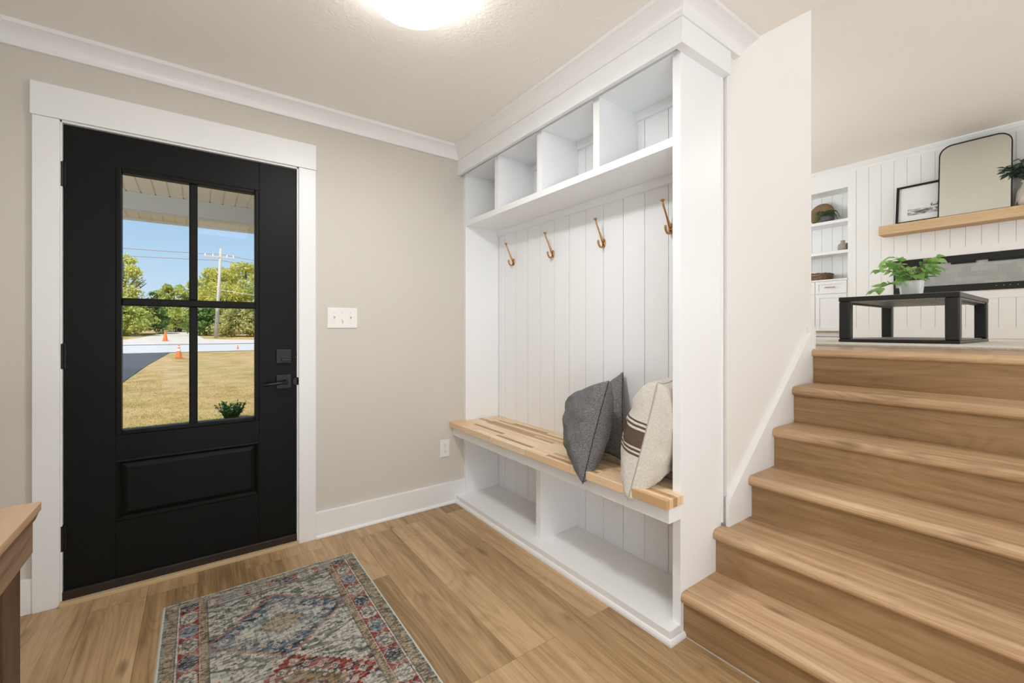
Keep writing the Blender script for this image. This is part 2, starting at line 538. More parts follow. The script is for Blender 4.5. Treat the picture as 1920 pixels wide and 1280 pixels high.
# crown moulding of the foyer
prof = [(-0.022, 2.343), (0.005, 2.343), (0.006, 2.353), (0.0075, 2.362), (0.0105, 2.371), (0.0150, 2.380), (0.0205, 2.388), (0.0270, 2.396), (0.0345, 2.403), (0.0430, 2.409), (0.0500, 2.4125), (0.0505, 2.4295), (-0.022, 2.4295)]
mb = MB()
sweep(mb, [(d * 1.15 if d > 0 else d, z) for d, z in prof], [(-0.69, -2.2), (-0.69, YW - 0.012), (1.450, YW - 0.012), (1.450, 0.928), (1.868, 0.928)],
      endshift=lambda d, z: max(0, (z - 2.345)) * 0.80)
struct(mb.build('trim_3', M['trim']))

# skirt board on the stair side wall with a lighter cap
mb = MB()
poly = [(1.803, 0.30), (1.803, 0.468), (2.640, 1.160), (2.6945, 1.160), (2.6945, 0.87), (1.90, 0.24)]
mb.prism(poly, 'y', 0.9365, 0.950)
capp = [(1.803, 0.448), (1.803, 0.470), (2.640, 1.163), (2.640, 1.141)]
mb.prism([(p[0] - 0.002, p[1]) for p in capp], 'y', 0.929, 0.9495)
mb.box(2.6402, 2.6945, 0.934, 0.9495, 1.078, 1.195)
mb.box(2.6955, 2.708, 0.933, 1.20, 1.0745, 1.195)
struct(mb.build('trim_4', M['trim']))

# ================================================================ front door
door = thing('door_1', (-0.016, 2.65, 0.0), kind='structure')
Y0, Y1 = 2.645, 2.69
gx0, gx1, gz0, gz1 = -0.284, 0.2455, 0.716, 1.900
px0, px1, pz0, pz1 = -0.304, 0.261, 0.306, 0.587
ox0, ox1 = -0.304, 0.261
mb = MB()
mb.box(-0.4705, ox0, Y0, Y1, 0.058, 2.066)
mb.box(ox1, 0.4385, Y0, Y1, 0.058, 2.066)
mb.box(ox0, ox1, Y0, Y1, 1.918, 2.066)
mb.box(ox0, ox1, Y0, Y1, pz1, 0.700)
mb.box(ox0, ox1, Y0, Y1, 0.058, pz0)
mb.build('door_slab', M['door'], door, bevel=0.0015)
# glazing frame: raised lip round the glass
mb = MB()
def ring(mb, x0, x1, z0, z1, w, ya, yb):
    mb.box(x0, x0 + w, ya, yb, z0, z1); mb.box(x1 - w, x1, ya, yb, z0, z1)
    mb.box(x0 + w, x1 - w, ya, yb, z1 - w, z1); mb.box(x0 + w, x1 - w, ya, yb, z0, z0 + w)
ring(mb, ox0, ox1, 0.700, 1.918, 0.020, Y0 - 0.004, Y1)
mb.build('glazing_frame', M['door'], door, bevel=0.004)
mb = MB()
mb.box(-0.037, -0.003, Y0 + 0.0022, Y1, gz0, 1.2912)
mb.box(-0.037, -0.003, Y0 + 0.0022, Y1, 1.3258, gz1)
mb.box(gx0, gx1, Y0 + 0.002, Y1, 1.291, 1.326)
mb.build('muntin', M['door'], door, bevel=0.005)
for (a, b) in ((gx0, -0.037), (-0.003, gx1)):
    for (c_, d) in ((gz0, 1.291), (1.326, gz1)):
        MB().box(a, b, 2.665, 2.669, c_, d).build('window_pane', M['glass'], door)
# lower moulded panel
mb = MB()
def frust(mb, x0, x1, z0, z1, y0, i, y1):
    a = [(x0, y0, z0), (x1, y0, z0), (x1, y0, z1), (x0, y0, z1)]
    b = [(x0 + i, y1, z0 + i), (x1 - i, y1, z0 + i), (x1 - i, y1, z1 - i), (x0 + i, y1, z1 - i)]
    mb.add(a + b, [(0, 1, 5, 4), (1, 2, 6, 5), (2, 3, 7, 6), (3, 0, 4, 7)])
frust(mb, px0, px1, pz0, pz1, Y0, 0.008, Y0 - 0.003)
frust(mb, px0 + 0.008, px1 - 0.008, pz0 + 0.008, pz1 - 0.008, Y0 - 0.003, 0.012, Y0 + 0.012)
frust(mb, px0 + 0.020, px1 - 0.020, pz0 + 0.020, pz1 - 0.020, Y0 + 0.012, 0.020, Y0 + 0.003)
mb.add([(px0 + .04, Y0 + .003, pz0 + .04), (px1 - .04, Y0 + .003, pz0 + .04), (px1 - .04, Y0 + .003, pz1 - .04), (px0 + .04, Y0 + .003, pz1 - .04)], [(0, 1, 2, 3)])
mb.box(px0, px1, Y0 + 0.014, Y1, pz0, pz1)
mb.build('lower_panel', M['door'], door, recalc=False)
for (a, b) in ((1.795, 1.902), (1.012, 1.120), (0.229, 0.338)):
    mb = MB(); mb.tube([(-0.474, 2.637, a), (-0.474, 2.637, b)], 0.006, 10)
    mb.tube([(-0.474, 2.637, b), (-0.474, 2.637, b + 0.004)], 0.004, 8)
    mb.box(-0.481, -0.462, 2.641, 2.645, a, b)
    mb.build('hinge', M['black_metal'], door)
mb = MB()
mb.box(0.340, 0.413, 2.632, Y0, 0.999, 1.072)
dbolt = mb.build('deadbolt', M['black_metal'], door, bevel=0.002)
MB().box(0.362, 0.405, 2.612, 2.632, 1.012, 1.020).build('thumb_turn', M['black_metal'], dbolt, bevel=0.003)
mb = MB()
mb.box(0.340, 0.413, 2.632, Y0, 0.861, 0.935)
lever = mb.build('door_handle', M['black_metal'], door, bevel=0.002)
mb = MB(); mb.tube([(0.382, 2.632, 0.897), (0.382, 2.592, 0.897)], 0.012, 16)
mb.tube([(0.388, 2.587, 0.897), (0.35, 2.585, 0.896), (0.30, 2.583, 0.892), (0.272, 2.583, 0.889)], [0.0085, 0.0078, 0.0075, 0.0075], 12)
mb.build('lever', M['black_metal'], lever, smooth=True)
mb = MB(); mb.tube([(0.4405, 2.650, 0.897), (0.4405, 2.632, 0.897)], 0.022, 12)
mb.tube([(0.4385, 2.642, 1.03), (0.4385, 2.636, 1.03)], 0.008, 10)
mb.build('latch_plate', M['black_metal'], door)
mb = MB(); mb.box(-0.4725, 0.4405, 2.628, 2.72, 0.018, 0.056)
struct(mb.build('trim_5', M['sill_dark'], bevel=0.003))
mb = MB(); mb.box(-0.478, 0.448, 2.604, 2.64, 0.0, 0.018)
struct(mb.build('trim_6', M['sill_wood'], bevel=0.002))

# ================================================================ mudroom bench unit
XS, YE, XB = 1.498, 0.965, 1.775
bench = thing('mudroom_bench', (1.62, 1.8, 0.0), 'white built-in mudroom bench with coat hooks wall and four upper cubbies', 'bench')
bev = 0.0012
mb = MB(); mb.box(XS, 1.792, YE, 1.000, 0.0, 2.30)
mb.build('end_panel', M['bench'], bench, bevel=bev)
mb = MB(); mb.box(XS, XB, 2.615, YW - 0.001, 0.048, 2.30)
mb.build('side_panel', M['bench'], bench, bevel=bev)
gy = [2.5335, 2.402, 2.272, 2.140, 2.007, 1.873, 1.740, 1.606, 1.472, 1.339, 1.206]
mb = MB(); edges = [2.615] + gy + [1.000]
for a, b in zip(edges[:-1], edges[1:]):
    mb.box(XB, XB + 0.010, b + 0.0016, a - 0.0016, 0.045, 2.30)
mb.box(XB + 0.009, 1.800, 1.0, 2.615, 0.0, 2.30)
mb.build('back_panel', M['bench'], bench)
MB().box(XS, XB, 1.0, 2.615, 1.897, 1.9326).build('upper_shelf', M['bench'], bench, bevel=bev)
MB().box(XS, XB, 1.0, 2.615, 2.255, 2.30).build('cubby_top', M['bench'], bench, bevel=bev)
MB().box(XB - 0.016, XB, 1.0, 2.615, 1.857, 1.897).build('back_rail', M['bench'], bench, bevel=bev)
for (a, b) in ((1.0, 1.382), (1.42, 1.7965), (1.8365, 2.211), (2.252, 2.615)):
    MB().box(XB - 0.016, XB, a, b, 2.213, 2.255).build('back_rail', M['bench'], bench, bevel=bev)
for (a, b) in ((2.211, 2.252), (1.7965, 1.8365), (1.382, 1.420)):
    MB().box(XS, XB, a, b, 1.9326, 2.255).build('cubby_divider', M['bench'], bench, bevel=bev)
MB().box(XS, XB, 1.803, 1.843, 0.048, 0.517).build('lower_divider', M['bench'], bench, bevel=bev)
MB().box(1.431, XB, YE + 0.0008, 2.6445, 0.022, 0.048).build('bottom_deck', M['bench'], bench, bevel=bev)
mb = MB(); mb.box(1.433, 1.46, YE + 0.002, 2.64, 0.0, 0.030); mb.box(1.461, 1.497, YE + 0.0025, YE + 0.03, 0.0, 0.029)
mb.build('toe_board', M['bench'], bench)
mb = MB()
pq = [(0.0, 0.0), (0.014, 0.0), (0.0135, 0.009), (0.009, 0.018), (0.004, 0.021), (0.0, 0.021)]
sweep(mb, pq, [(1.4325, 2.625), (1.4325, 0.9665), (1.520, 0.9665)])
mb.build('shoe_moulding', M['trim'], bench)
mb = MB()
mb.box(1.413, 1.498, 0.958, 2.645, 0.459, 0.5175); mb.box(1.498, 1.505, 0.958, 0.966, 0.459, 0.5175)
mb.build('seat_apron', M['bench'], bench, bevel=bev)
mb = MB(); mb.prism([(1.450, 2.645), (1.450, 0.928), (1.803, 0.928), (1.803, 0.966), (1.472, 0.966), (1.472, 2.645)], 'z', 2.247, 2.343)
mb.box(1.4975, 1.52, 0.9665, 2.644, 2.2555, 2.342)
mb.build('fascia', M['bench'], bench, bevel=bev)
mb = MB()
for k in range(7):
    a0 = PI / 2 * k / 6
pq = [(1.792, 0.990)] + [(1.792 + 0.008 + 0.008 * math.sin(t), 0.966 - 0.006 * math.cos(t)) for t in np.linspace(-PI / 2, PI / 2, 8)] + [(1.808, 0.990)]
mb.prism(pq, 'z', 0.365, 2.247)
mb.build('edge_bead', M['trim'], bench)

# wooden seat
mb = MB()
mb.prism([(1.3875, 2.642), (1.3875, 0.950), (1.496, 0.950), (1.496, 1.0005), (XB, 1.0005), (XB, 2.612), (1.496, 2.612), (1.496, 2.642)], 'z', 0.5178, 0.5535)
seat = mb.build('bench_seat', M['butcher'], bevel=0.002, origin=(1.6, 1.8, 0.5178))
tag(seat, 'butcher block wooden seat of the mudroom bench', 'bench seat')

# coat hooks
def make_hook():
    root = thing('coat_hook', (XB, 0, 0), cat='coat hook', group='brass coat hooks in the bench nook')
    mb = MB()
    rot = Matrix.Rotation(-PI / 2, 3, 'Y')
    vs_c = (XB, 0, 0)
    # oval plate
    prof = [(0.0205, 0.0), (0.0205, 0.003), (0.015, 0.006), (0.008, 0.0085), (0.0005, 0.009)]
    n = 20; vs = []; fs = []
    for (r, h) in prof:
        for k in range(n):
            a = 2 * PI * k / n
            vs.append((XB - h, r * 0.62 * math.cos(a), r * 1.15 * math.sin(a)))
    for i in range(len(prof) - 1):
        for k in range(n):
            fs.append((i * n + k, i * n + (k + 1) % n, (i + 1) * n + (k + 1) % n, (i + 1) * n + k))
    fs.append(tuple((len(prof) - 1) * n + k for k in range(n)))
    mb.add(vs, fs)
    mb.build('backplate', M['brass'], root, smooth=True)
    mb = MB()
    mb.tube([(XB - 0.006, 0, 0.006), (XB - 0.016, 0, 0.018), (XB - 0.030, 0, 0.045), (XB - 0.046, 0, 0.075), (XB - 0.060, 0, 0.100), (XB - 0.066, 0, 0.118)],
            [0.0095, 0.0068, 0.0048, 0.0042, 0.0042, 0.0040], 12)
    mb.build('upper_arm', M['brass'], root, smooth=True)
    mb = MB()
    mb.lathe([(0.004, 0), (0.0095, 0.002), (0.0105, 0.005), (0.0095, 0.008), (0.004, 0.009)], (XB - 0.0675, 0, 0.116), 16)
    mb.build('knob', M['brass'], root, smooth=True)
    mb = MB(); pts = []
    for t in np.linspace(-0.2, 1.0, 12):
        a = -PI / 2 + t * PI * 0.62
        pts.append((XB - 0.022 - 0.020 * (-math.cos(-a) if False else math.sin(t * PI * 0.62 - 0.1) * 1.0) , 0, -0.010 - 0.014 * math.cos(t * PI * 0.62 - 0.1)))
    pts = [(XB - 0.004, 0, -0.010), (XB - 0.010, 0, -0.020), (XB - 0.020, 0, -0.025), (XB - 0.031, 0, -0.023), (XB - 0.040, 0, -0.013), (XB - 0.044, 0, 0.000), (XB - 0.045, 0, 0.010)]
    mb.tube(pts, [0.0075, 0.0055, 0.005, 0.005, 0.0052, 0.0062, 0.0055], 12)
    mb.build('lower_arm', M['brass'], root, smooth=True)
    MB().tube([(XB - 0.0075, 0.0025, 0.006), (XB - 0.0098, 0.0025, 0.006)], 0.0035, 10).build('screw', M['slot'], root)
    MB().tube([(XB - 0.0075, 0.0, -0.016), (XB - 0.0092, 0.0, -0.016)], 0.0030, 10).build('screw', M['slot'], root)
    return root
def dup(root, loc):
    r = root.copy(); COL.objects.link(r); r.location = loc
    for ch in list(root.children):
        c = ch.copy(); COL.objects.link(c); c.parent = r
        for gch in ch.children:
            d = gch.copy(); COL.objects.link(d); d.parent = c
    return r
hook0 = make_hook()
hys = [2.428, 2.016, 1.602, 1.192]
hlab = ['brass coat hook nearest the front door, leftmost of the four', 'second brass coat hook from the door, right of the leftmost one',
        'brass coat hook above the dark grey pillows, third from the door', 'brass coat hook farthest right, beside the tall end panel']
hook0.location = (XB, hys[0], 1.650); hook0['label'] = hlab[0]
for y, lb in zip(hys[1:], hlab[1:]):
    r = dup(hook0, (XB, y, 1.648)); r['label'] = lb

# ================================================================ pillows
def vnoise(x, y, seed):
    rs = np.random.RandomState(seed)
    T = rs.rand(64, 64)
    xi = np.floor(x).astype(int); yi = np.floor(y).astype(int)
    fx = x - xi; fy = y - yi
    fx = fx * fx * (3 - 2 * fx); fy = fy * fy * (3 - 2 * fy)
    a = T[xi % 64, yi % 64]; b = T[(xi + 1) % 64, yi % 64]; c = T[xi % 64, (yi + 1) % 64]; d = T[(xi + 1) % 64, (yi + 1) % 64]
    return (a * (1 - fx) + b * fx) * (1 - fy) + (c * (1 - fx) + d * fx) * fy

def pillow(name, corners, thick, mats, seed, label, stripes=False, seam=None, n=56, sag=0.0, bow=0.05):
    """corners: near-bottom, far-bottom, far-top, near-top; two bulging faces meeting in a seam"""
    P00, P10, P11, P01 = [np.array(c, float) for c in corners]
    u = np.linspace(0, 1, n); v = np.linspace(0, 1, n)
    U, V = np.meshgrid(u, v, indexing='ij')
    base = ((1 - U) * (1 - V))[..., None] * P00 + (U * (1 - V))[..., None] * P10 + (U * V)[..., None] * P11 + ((1 - U) * V)[..., None] * P01
    nrm = np.cross(P10 - P00, P01 - P00); nrm = nrm / np.linalg.norm(nrm)
    s = U * 2 - 1; t = V * 2 - 1
    # edges bow inward between the corners
    eu = (P10 - P00 + P11 - P01) / 2; ev = (P01 - P00 + P11 - P10) / 2
    base = base - (s * np.abs(s) ** 3 * (1 - t ** 2) * bow)[..., None] * eu - (t * np.abs(t) ** 3 * (1 - s ** 2) * bow)[..., None] * ev
    prof = np.clip((1 - s ** 2), 0, 1) ** 0.50 * np.clip((1 - t ** 2), 0, 1) ** 0.50
    prof = prof ** 0.78
    lo = 1 - sag * t
    wr = (vnoise(U * 4 + seed, V * 6, seed) - 0.5) * 0.20 + (vnoise(U * 9, V * 13 + seed, seed + 1) - 0.5) * 0.11
    edge = np.clip(1 - prof, 0, 1)
    wr2 = (vnoise(U * 16 + V * 3, V * 16, seed + 2) - 0.5) * 0.22 * edge
    verts = []; faces = []; mi = []
    A = base + nrm * (thick / 2 * prof * lo * (1 + wr + wr2))[..., None]
    B = base - nrm * (thick / 2 * prof * lo * (1 - wr + wr2))[..., None]
    verts = np.concatenate([A.reshape(-1, 3), B.reshape(-1, 3)])
    idx = np.arange(n * n).reshape(n, n)
    for i in range(n - 1):
        for j in range(n - 1):
            a, b, c, d = idx[i, j], idx[i + 1, j], idx[i + 1, j + 1], idx[i, j + 1]
            faces.append((a, b, c, d)); faces.append((a + n * n, d + n * n, c + n * n, b + n * n))
    cen = verts.mean(0); off = Vector((cen[0], cen[1], verts[:, 2].min()))
    me = bpy.data.meshes.new(name)
    me.from_pydata([tuple(p) for p in (verts - np.array(off))], [], faces)
    uv = me.uv_layers.new(name='UVMap')
    UVc = np.concatenate([np.stack([U.ravel(), V.ravel()], 1), np.stack([U.ravel() + 2, V.ravel()], 1)])
    li = np.zeros(len(me.loops), dtype=int); me.loops.foreach_get('vertex_index', li)
    uv.data.foreach_set('uv', UVc[li].astype(np.float32).ravel())
    me.materials.append(mats)
    bm = bmesh.new(); bm.from_mesh(me); bmesh.ops.remove_doubles(bm, verts=bm.verts, dist=1e-5); bmesh.ops.recalc_face_normals(bm, faces=bm.faces); bm.to_mesh(me); bm.free()
    me.polygons.foreach_set('use_smooth', [True] * len(me.polygons))
    o = bpy.data.objects.new(name, me); COL.objects.link(o); o.location = off
    OFF[o.name] = off
    tag(o, label, 'pillow')
    # seam cord running round the rim
    rim = [base[0, j] for j in range(0, n, 3)] + [base[i, n - 1] for i in range(2, n, 3)] + [base[n - 1, j] for j in range(n - 1, -1, -3)] + [base[i, 0] for i in range(n - 3, 0, -3)]
    mb = MB(); mb.tube(rim + [rim[0]], 0.0019, 6, cap=False)
    mb.build('seam_piping', seam, o, smooth=True)
    return o

g = fabric('cream_canvas_fabric', (0.52, 0.47, 0.40), (0.76, 0.72, 0.655), 380, 0.35)
uvn = g.n('UVMap'); sp = g.n('SeparateXYZ'); g.l(uvn.outputs[0], sp.inputs[0])
rr = g.n('ValToRGB'); rr.color_ramp.interpolation = 'CONSTANT'
stops = [(0, 0), (0.355, 1), (0.372, 0), (0.390, 1), (0.407, 0), (0.425, 1), (0.565, 0), (0.585, 1), (0.602, 0), (0.622, 1), (0.640, 0)]
el = rr.color_ramp.elements
el[0].position = 0; el[0].color = (0, 0, 0, 1); el[1].position = stops[1][0]; el[1].color = (1, 1, 1, 1)
for p, k in stops[2:]:
    e = el.new(p); e.color = (k, k, k, 1)
g.l(sp.outputs[1], rr.inputs[0])
isface = g.math('GREATER_THAN', sp.outputs[0], 1.5)
fac = g.math('MULTIPLY', rr.outputs[0], isface)
old = g.b.inputs['Base Color'].links[0].from_socket
fb = g.noise(g.coord(), 300, 2)
g.l(g.mix(fac, old, g.mix(fb, (0.07, 0.045, 0.034), (0.17, 0.115, 0.09))), g.b.inputs['Base Color'])
M['cream_fabric'] = g.mat

pillow('throw_pillow', [(1.58, 1.30, 0.575), (1.60, 1.52, 0.565), (1.72, 1.680, 0.815), (1.755, 1.455, 0.968)], 0.10, M['grey_fabric'], 5,
       'grey tweed pillow behind, only its upper corner showing against the boards', seam=M['seam_dark'])
pillow('throw_pillow', [(1.372, 1.362, 0.502), (1.64, 1.675, 0.560), (1.69, 1.735, 0.820), (1.47, 1.297, 0.958)], 0.205, M['grey_fabric'], 11,
       'dark grey tweed pillow at the front of the bench seat', seam=M['seam_dark'], bow=0.03)
pillow('throw_pillow', [(1.375, 1.119, 0.504), (1.70, 1.235, 0.570), (1.735, 1.13, 0.975), (1.452, 1.036, 0.975)], 0.235, M['cream_fabric'], 23,
       'cream canvas pillow with brown stripes against the end panel', stripes=True, seam=M['seam_light'], bow=0.04)

# ================================================================ switch plate, outlet
sw = thing('light_switch', (0.685, YW, 1.249), 'white three-gang light switch plate on the wall right of the door', 'light switch')
mb = MB(); mb.box(0.600, 0.770, YW - 0.006, YW, 1.190, 1.309); mb.build('switch_plate', M['plate'], sw, bevel=0.003)
for i, x in enumerate((0.639, 0.685, 0.731)):
    up = 1 if i != 1 else -1
    mb = MB(); mb.box(x - 0.0055, x + 0.0055, YW - 0.0075, YW - 0.005, 1.237, 1.262); t = mb.build('toggle', M['plate'], sw)
    mb = MB(); mb.obox((x, YW - 0.013, 1.2495 + up * 0.006), (0.004, 0, 0), (0, 0.008, -up * 0.006), (0, 0.0018, 0.0035)); mb.build('lever', M['plate'], t, bevel=0.001)
    for zz in (1.219, 1.280):
        MB().tube([(x, YW - 0.0055, zz), (x, YW - 0.0072, zz)], 0.0032, 10).build('screw', M['screw'], sw)
ol = thing('wall_outlet', (1.351, YW, 0.378), 'white duplex electrical outlet low on the wall beside the bench', 'outlet')
mb = MB(); mb.box(1.316, 1.388, YW - 0.006, YW, 0.320, 0.437); mb.build('cover_plate', M['plate'], ol, bevel=0.003)
for zz in (0.400, 0.358):
    mb = MB(); mb.lathe([(0.015, 0), (0.0165, 0.002), (0.016, 0.0035)], (1.352, YW - 0.0055, zz), 20, rot=Matrix.Rotation(PI / 2, 3, 'X'))
    r = mb.build('socket', M['plate'], ol)
    mb = MB(); mb.box(1.3455, 1.3475, YW - 0.0098, YW - 0.0088, zz - 0.001, zz + 0.007); mb.box(1.3560, 1.3580, YW - 0.0098, YW - 0.0088, zz - 0.001, zz + 0.006)
    mb.box(1.350, 1.3535, YW - 0.0098, YW - 0.0088, zz - 0.009, zz - 0.005)
    mb.build('slot', M['slot'], r)
MB().tube([(1.352, YW - 0.0055, 0.379), (1.352, YW - 0.0075, 0.379)], 0.003, 10).build('screw', M['screw'], ol)

# ================================================================ ceiling light
lt = thing('ceiling_light', (0.612, 1.432, 2.43), 'lit white glass dome flush light on the foyer ceiling', 'ceiling light')
mb = MB(); mb.lathe([(0.085, 0.0), (0.085, -0.016), (0.07, -0.022)], (0.612, 1.432, 2.43), 32); mb.build('ceiling_plate', M['plate'], lt, smooth=False)
mb = MB(); mb.lathe([(0.070, -0.020), (0.130, -0.026), (0.165, -0.040), (0.177, -0.058), (0.174, -0.074), (0.150, -0.095), (0.105, -0.112), (0.055, -0.121), (0.002, -0.124)], (0.612, 1.432, 2.43), 48)
mb.build('glass_shade', M['globe'], lt, smooth=True)

lamp('dome_down_light', 'AREA', (0.612, 1.432, 2.298), 11.5, (0.96, 0.98, 1.0), 0.2, 0.2, aim=(0.612, 1.432, 0))

# ================================================================ rug
def make_rug():
    x0, x1, y0, y1 = -0.122, 0.663, 0.80, 2.345
    nx, ny = 420, 800
    xs = np.linspace(x0, x1, nx); ys = np.linspace(y0, y1, ny)
    X, Y = np.meshgrid(xs, ys, indexing='ij')
    a = np.minimum(X - x0, x1 - X)            # distance from the long sides
    b = np.minimum(y1 - Y, Y - y0)            # distance from the ends
    right = X > (x0 + x1) / 2
    cream = np.array((0.60, 0.57, 0.49)); red = np.array((0.27, 0.042, 0.034)); salmon = np.array((0.46, 0.17, 0.13))
    green = np.array((0.085, 0.105, 0.080)); blue = np.array((0.135, 0.175, 0.215)); tan = np.array((0.34, 0.235, 0.12)); navy = np.array((0.035, 0.05, 0.065))
    pink = np.array((0.50, 0.33, 0.27))
    def N2(sx, sy, seed): return vnoise((X + 1) * sx, (Y + 1) * sy, seed)
    C = np.zeros(X.shape + (3,)); C[:] = cream
    def put(mask, col, al=1.0):
        al = np.clip(al * mask.astype(float), 0, 1)[..., None]
        C[:] = C * (1 - al) + np.asarray(col) * al
    cx = (x0 + x1) / 2
    # field with small figures
    n1 = N2(14, 30, 1); n2 = N2(50, 90, 2); n3 = N2(120, 220, 3)
    put(n2 > 0.58, green, 0.75); put((n2 < 0.27), pink, 0.4); put((n3 > 0.66), navy, 0.5)
    per = 0.43
    for k, yc in enumerate([1.95, 1.52, 1.09]):
        dx = np.abs(X - cx); dy = np.abs(Y - yc)
        stp = np.floor(dy / 0.014) * 0.014
        d = dx / 0.245 + stp / 0.215
        hexm = (d < 1.0) | ((dx < 0.238) & (dy < 0.045))
        main, inner = (blue, cream) if k % 2 == 0 else (red, tan)
        put(hexm, main, 0.95)
        put(hexm & (N2(60, 110, 5) > 0.68), cream, 0.6)
        put(hexm & (N2(40, 75, 6) > 0.68), navy, 0.8)
        put((np.abs(d - 1.0) < 0.035), salmon if k % 2 == 0 else cream, 0.7)
        d2 = dx / 0.150 + stp / 0.125
        put(d2 < 1, inner, 0.9); put(np.abs(d2 - 1) < 0.05, cream, 0.8)
        put((d2 < 1) & (N2(55, 95, 8) > 0.55), blue if k % 2 == 0 else green, 0.7)
        d3 = dx / 0.075 + stp / 0.065
        put(d3 < 1, tan if k % 2 == 0 else salmon, 0.8); put(np.abs(d3 - 1) < 0.08, navy, 0.7)
        # little squares set in the ring of the medallion
        for q in range(-5, 6):
            for sgn in (-1, 1):
                ux = cx + q * 0.0385; vy = yc + sgn * (0.168 * (1 - abs(q) * 0.0385 / 0.197))
                m = (np.abs(X - ux) + np.abs(Y - vy) * 0.9)
                put(m < 0.016, cream, 0.75); put(m < 0.010, navy if (q % 2) else salmon, 0.8)
                put(m < 0.0045, cream, 0.8)
    # red corner triangles between the medallions
    for yc in (1.735, 1.305):
        for sgn in (-1, 1):
            px = cx + sgn * 0.245
            d = np.abs(X - px) / 0.15 + np.abs(Y - yc) / 0.07
            put(d < 1, red if yc < 1.6 else cream, 0.75); put(np.abs(d - 1) < 0.06, navy, 0.6)
            for q in range(3):
                m = np.abs(X - (px - sgn * (0.03 + q * 0.035))) + np.abs(Y - yc)
                put(m < 0.013, cream, 0.8); put(m < 0.007, salmon, 0.8)
    for i in range(26):
        rs = np.random.RandomState(100 + i)
        ux = cx + rs.uniform(-0.22, 0.22); vy = rs.uniform(0.9, 2.2)
        m = np.abs(X - ux) + np.abs(Y - vy)
        put((m < 0.012), navy, 0.7); put(m < 0.0075, cream, 0.9); put(m < 0.004, salmon, 0.9)
    # borders
    def band(dist, along, lo, hi, kind):
        m = (dist >= lo) & (dist < hi)
        if kind == 'tan':
            put(m, tan, 0.95)
            z = np.floor(along / 0.008) % 2; z2 = np.floor(dist / 0.009) % 2
            put(m & (z != z2), cream, 0.35); put(m & (N2(90, 160, 12) > 0.62), navy, 0.5)
        if kind == 'line': put(m, navy, 0.8)
        if kind == 'lightline': put(m, cream, 0.8)
        if kind == 'green': put(m, green, 0.8); put(m & (N2(60, 200, 9) > 0.5), cream, 0.4)
        if kind == 'red':
            put(m, red, 0.95); put(m & (N2(30, 55, 10) > 0.6), salmon, 0.5)
            c = (lo + hi) / 2; p = 0.098
            t = (along % p) / p - 0.5; idx = np.floor(along / p)
            h = np.abs(dist - c) / (hi - lo) * 0.62 + np.abs(t) * 0.92
            hx = (h < 0.50) & (np.abs(dist - c) < 0.42 * (hi - lo)) & (np.abs(t) < 0.40)
            colr = [navy * 1.4, cream, blue * 1.3, cream * 0.9]
            for q in range(4):
                put(m & hx & (idx % 4 == q), colr[q], 0.95)
                put(m & hx & (idx % 4 == q) & (N2(130, 210, 14) > 0.60), cream if q % 2 == 0 else navy, 0.6)
            put(m & (np.abs(h - 0.50) < 0.022), cream, 0.7)
            put(m & (h < 0.20) & (h > 0.12), navy, 0.6)
    fieldmask = (a < 0.155) | (b < 0.125)
    C[fieldmask] = cream
    # end bands first, side bands over them
    endd = b
    alongx = X - x0
    def clipband(lo, hi, kind, off=0.0): band(endd - off, alongx, lo, hi, kind)
    clipband(0.012, 0.024, 'green'); clipband(0.024, 0.046, 'tan'); put((b >= .024) & (b < .046), cream, 0.45)
    clipband(0.046, 0.050, 'line'); clipband(0.050, 0.108, 'red'); put((b >= .05) & (b < .108) & (N2(20, 40, 31) > 0.55), cream * 0.7, 0.5)
    clipband(0.108, 0.112, 'lightline'); clipband(0.112, 0.122, 'line')
    side = a < 0.155 
    inner = side & (a < b * 2.6)
    save = C.copy()
    C[side] = cream
    al = y1 - Y
    band(a, al, 0.010, 0.022, 'green'); band(a, al, 0.022, 0.052, 'tan'); band(a, al, 0.052, 0.056, 'line'); band(a, al, 0.056, 0.060, 'lightline')
    band(a, al, 0.060, 0.124, 'red'); band(a, al, 0.124, 0.127, 'lightline'); band(a, al, 0.127, 0.150, 'tan'); band(a, al, 0.150, 0.154, 'line')
    keep = ~((side) & (b > 0.012))
    endonly = (b < 0.046) & side & (a > b)
    C[endonly] = save[endonly]
    # wear: bleached areas, ribs of the weave, dark threads
    wear = N2(7, 14, 20) * 0.6 + N2(25, 45, 21) * 0.4
    C[:] = C + (cream * 0.92 - C) * np.clip((wear - 0.52) * 1.4, 0, 0.35)[..., None]
    slash = N2(230, 60, 22)
    C[:] = C * (1 - 0.45 * np.clip((slash - 0.55) * 3, 0, 1))[..., None]
    hor = N2(45, 330, 23)
    C[:] = C + (cream * 0.9 - C) * (0.45 * np.clip((hor - 0.62) * 4, 0, 1))[..., None]
    hd = N2(45, 300, 24)
    C[:] = C * (1 - 0.55 * np.clip((hd - 0.58) * 4, 0, 1))[..., None]
    rib = 0.5 + 0.5 * np.sin(X / 0.0042 * 2 * PI)
    C[:] = C * (0.80 + 0.25 * rib)[..., None]
    C[(a < 0.008) | (b < 0.005)] = np.array((0.62, 0.60, 0.54))
    Z = 0.0068 + 0.0006 * rib + 0.0008 * N2(200, 200, 25) + 0.002 * N2(3, 2, 26) * (a > 0.02)
    Z = np.where((a < 0.002) | (b < 0.002), 0.001, Z)
    V = np.stack([X, Y, Z], -1).reshape(-1, 3)
    off = np.array(((x0 + x1) / 2, (y0 + y1) / 2, 0.0))
    me = bpy.data.meshes.new('area_rug')
    idx = np.arange(nx * ny).reshape(nx, ny)
    q = np.stack([idx[:-1, :-1], idx[1:, :-1], idx[1:, 1:], idx[:-1, 1:]], -1).reshape(-1, 4)
    me.vertices.add(len(V)); me.vertices.foreach_set('co', (V - off).astype(np.float32).ravel())
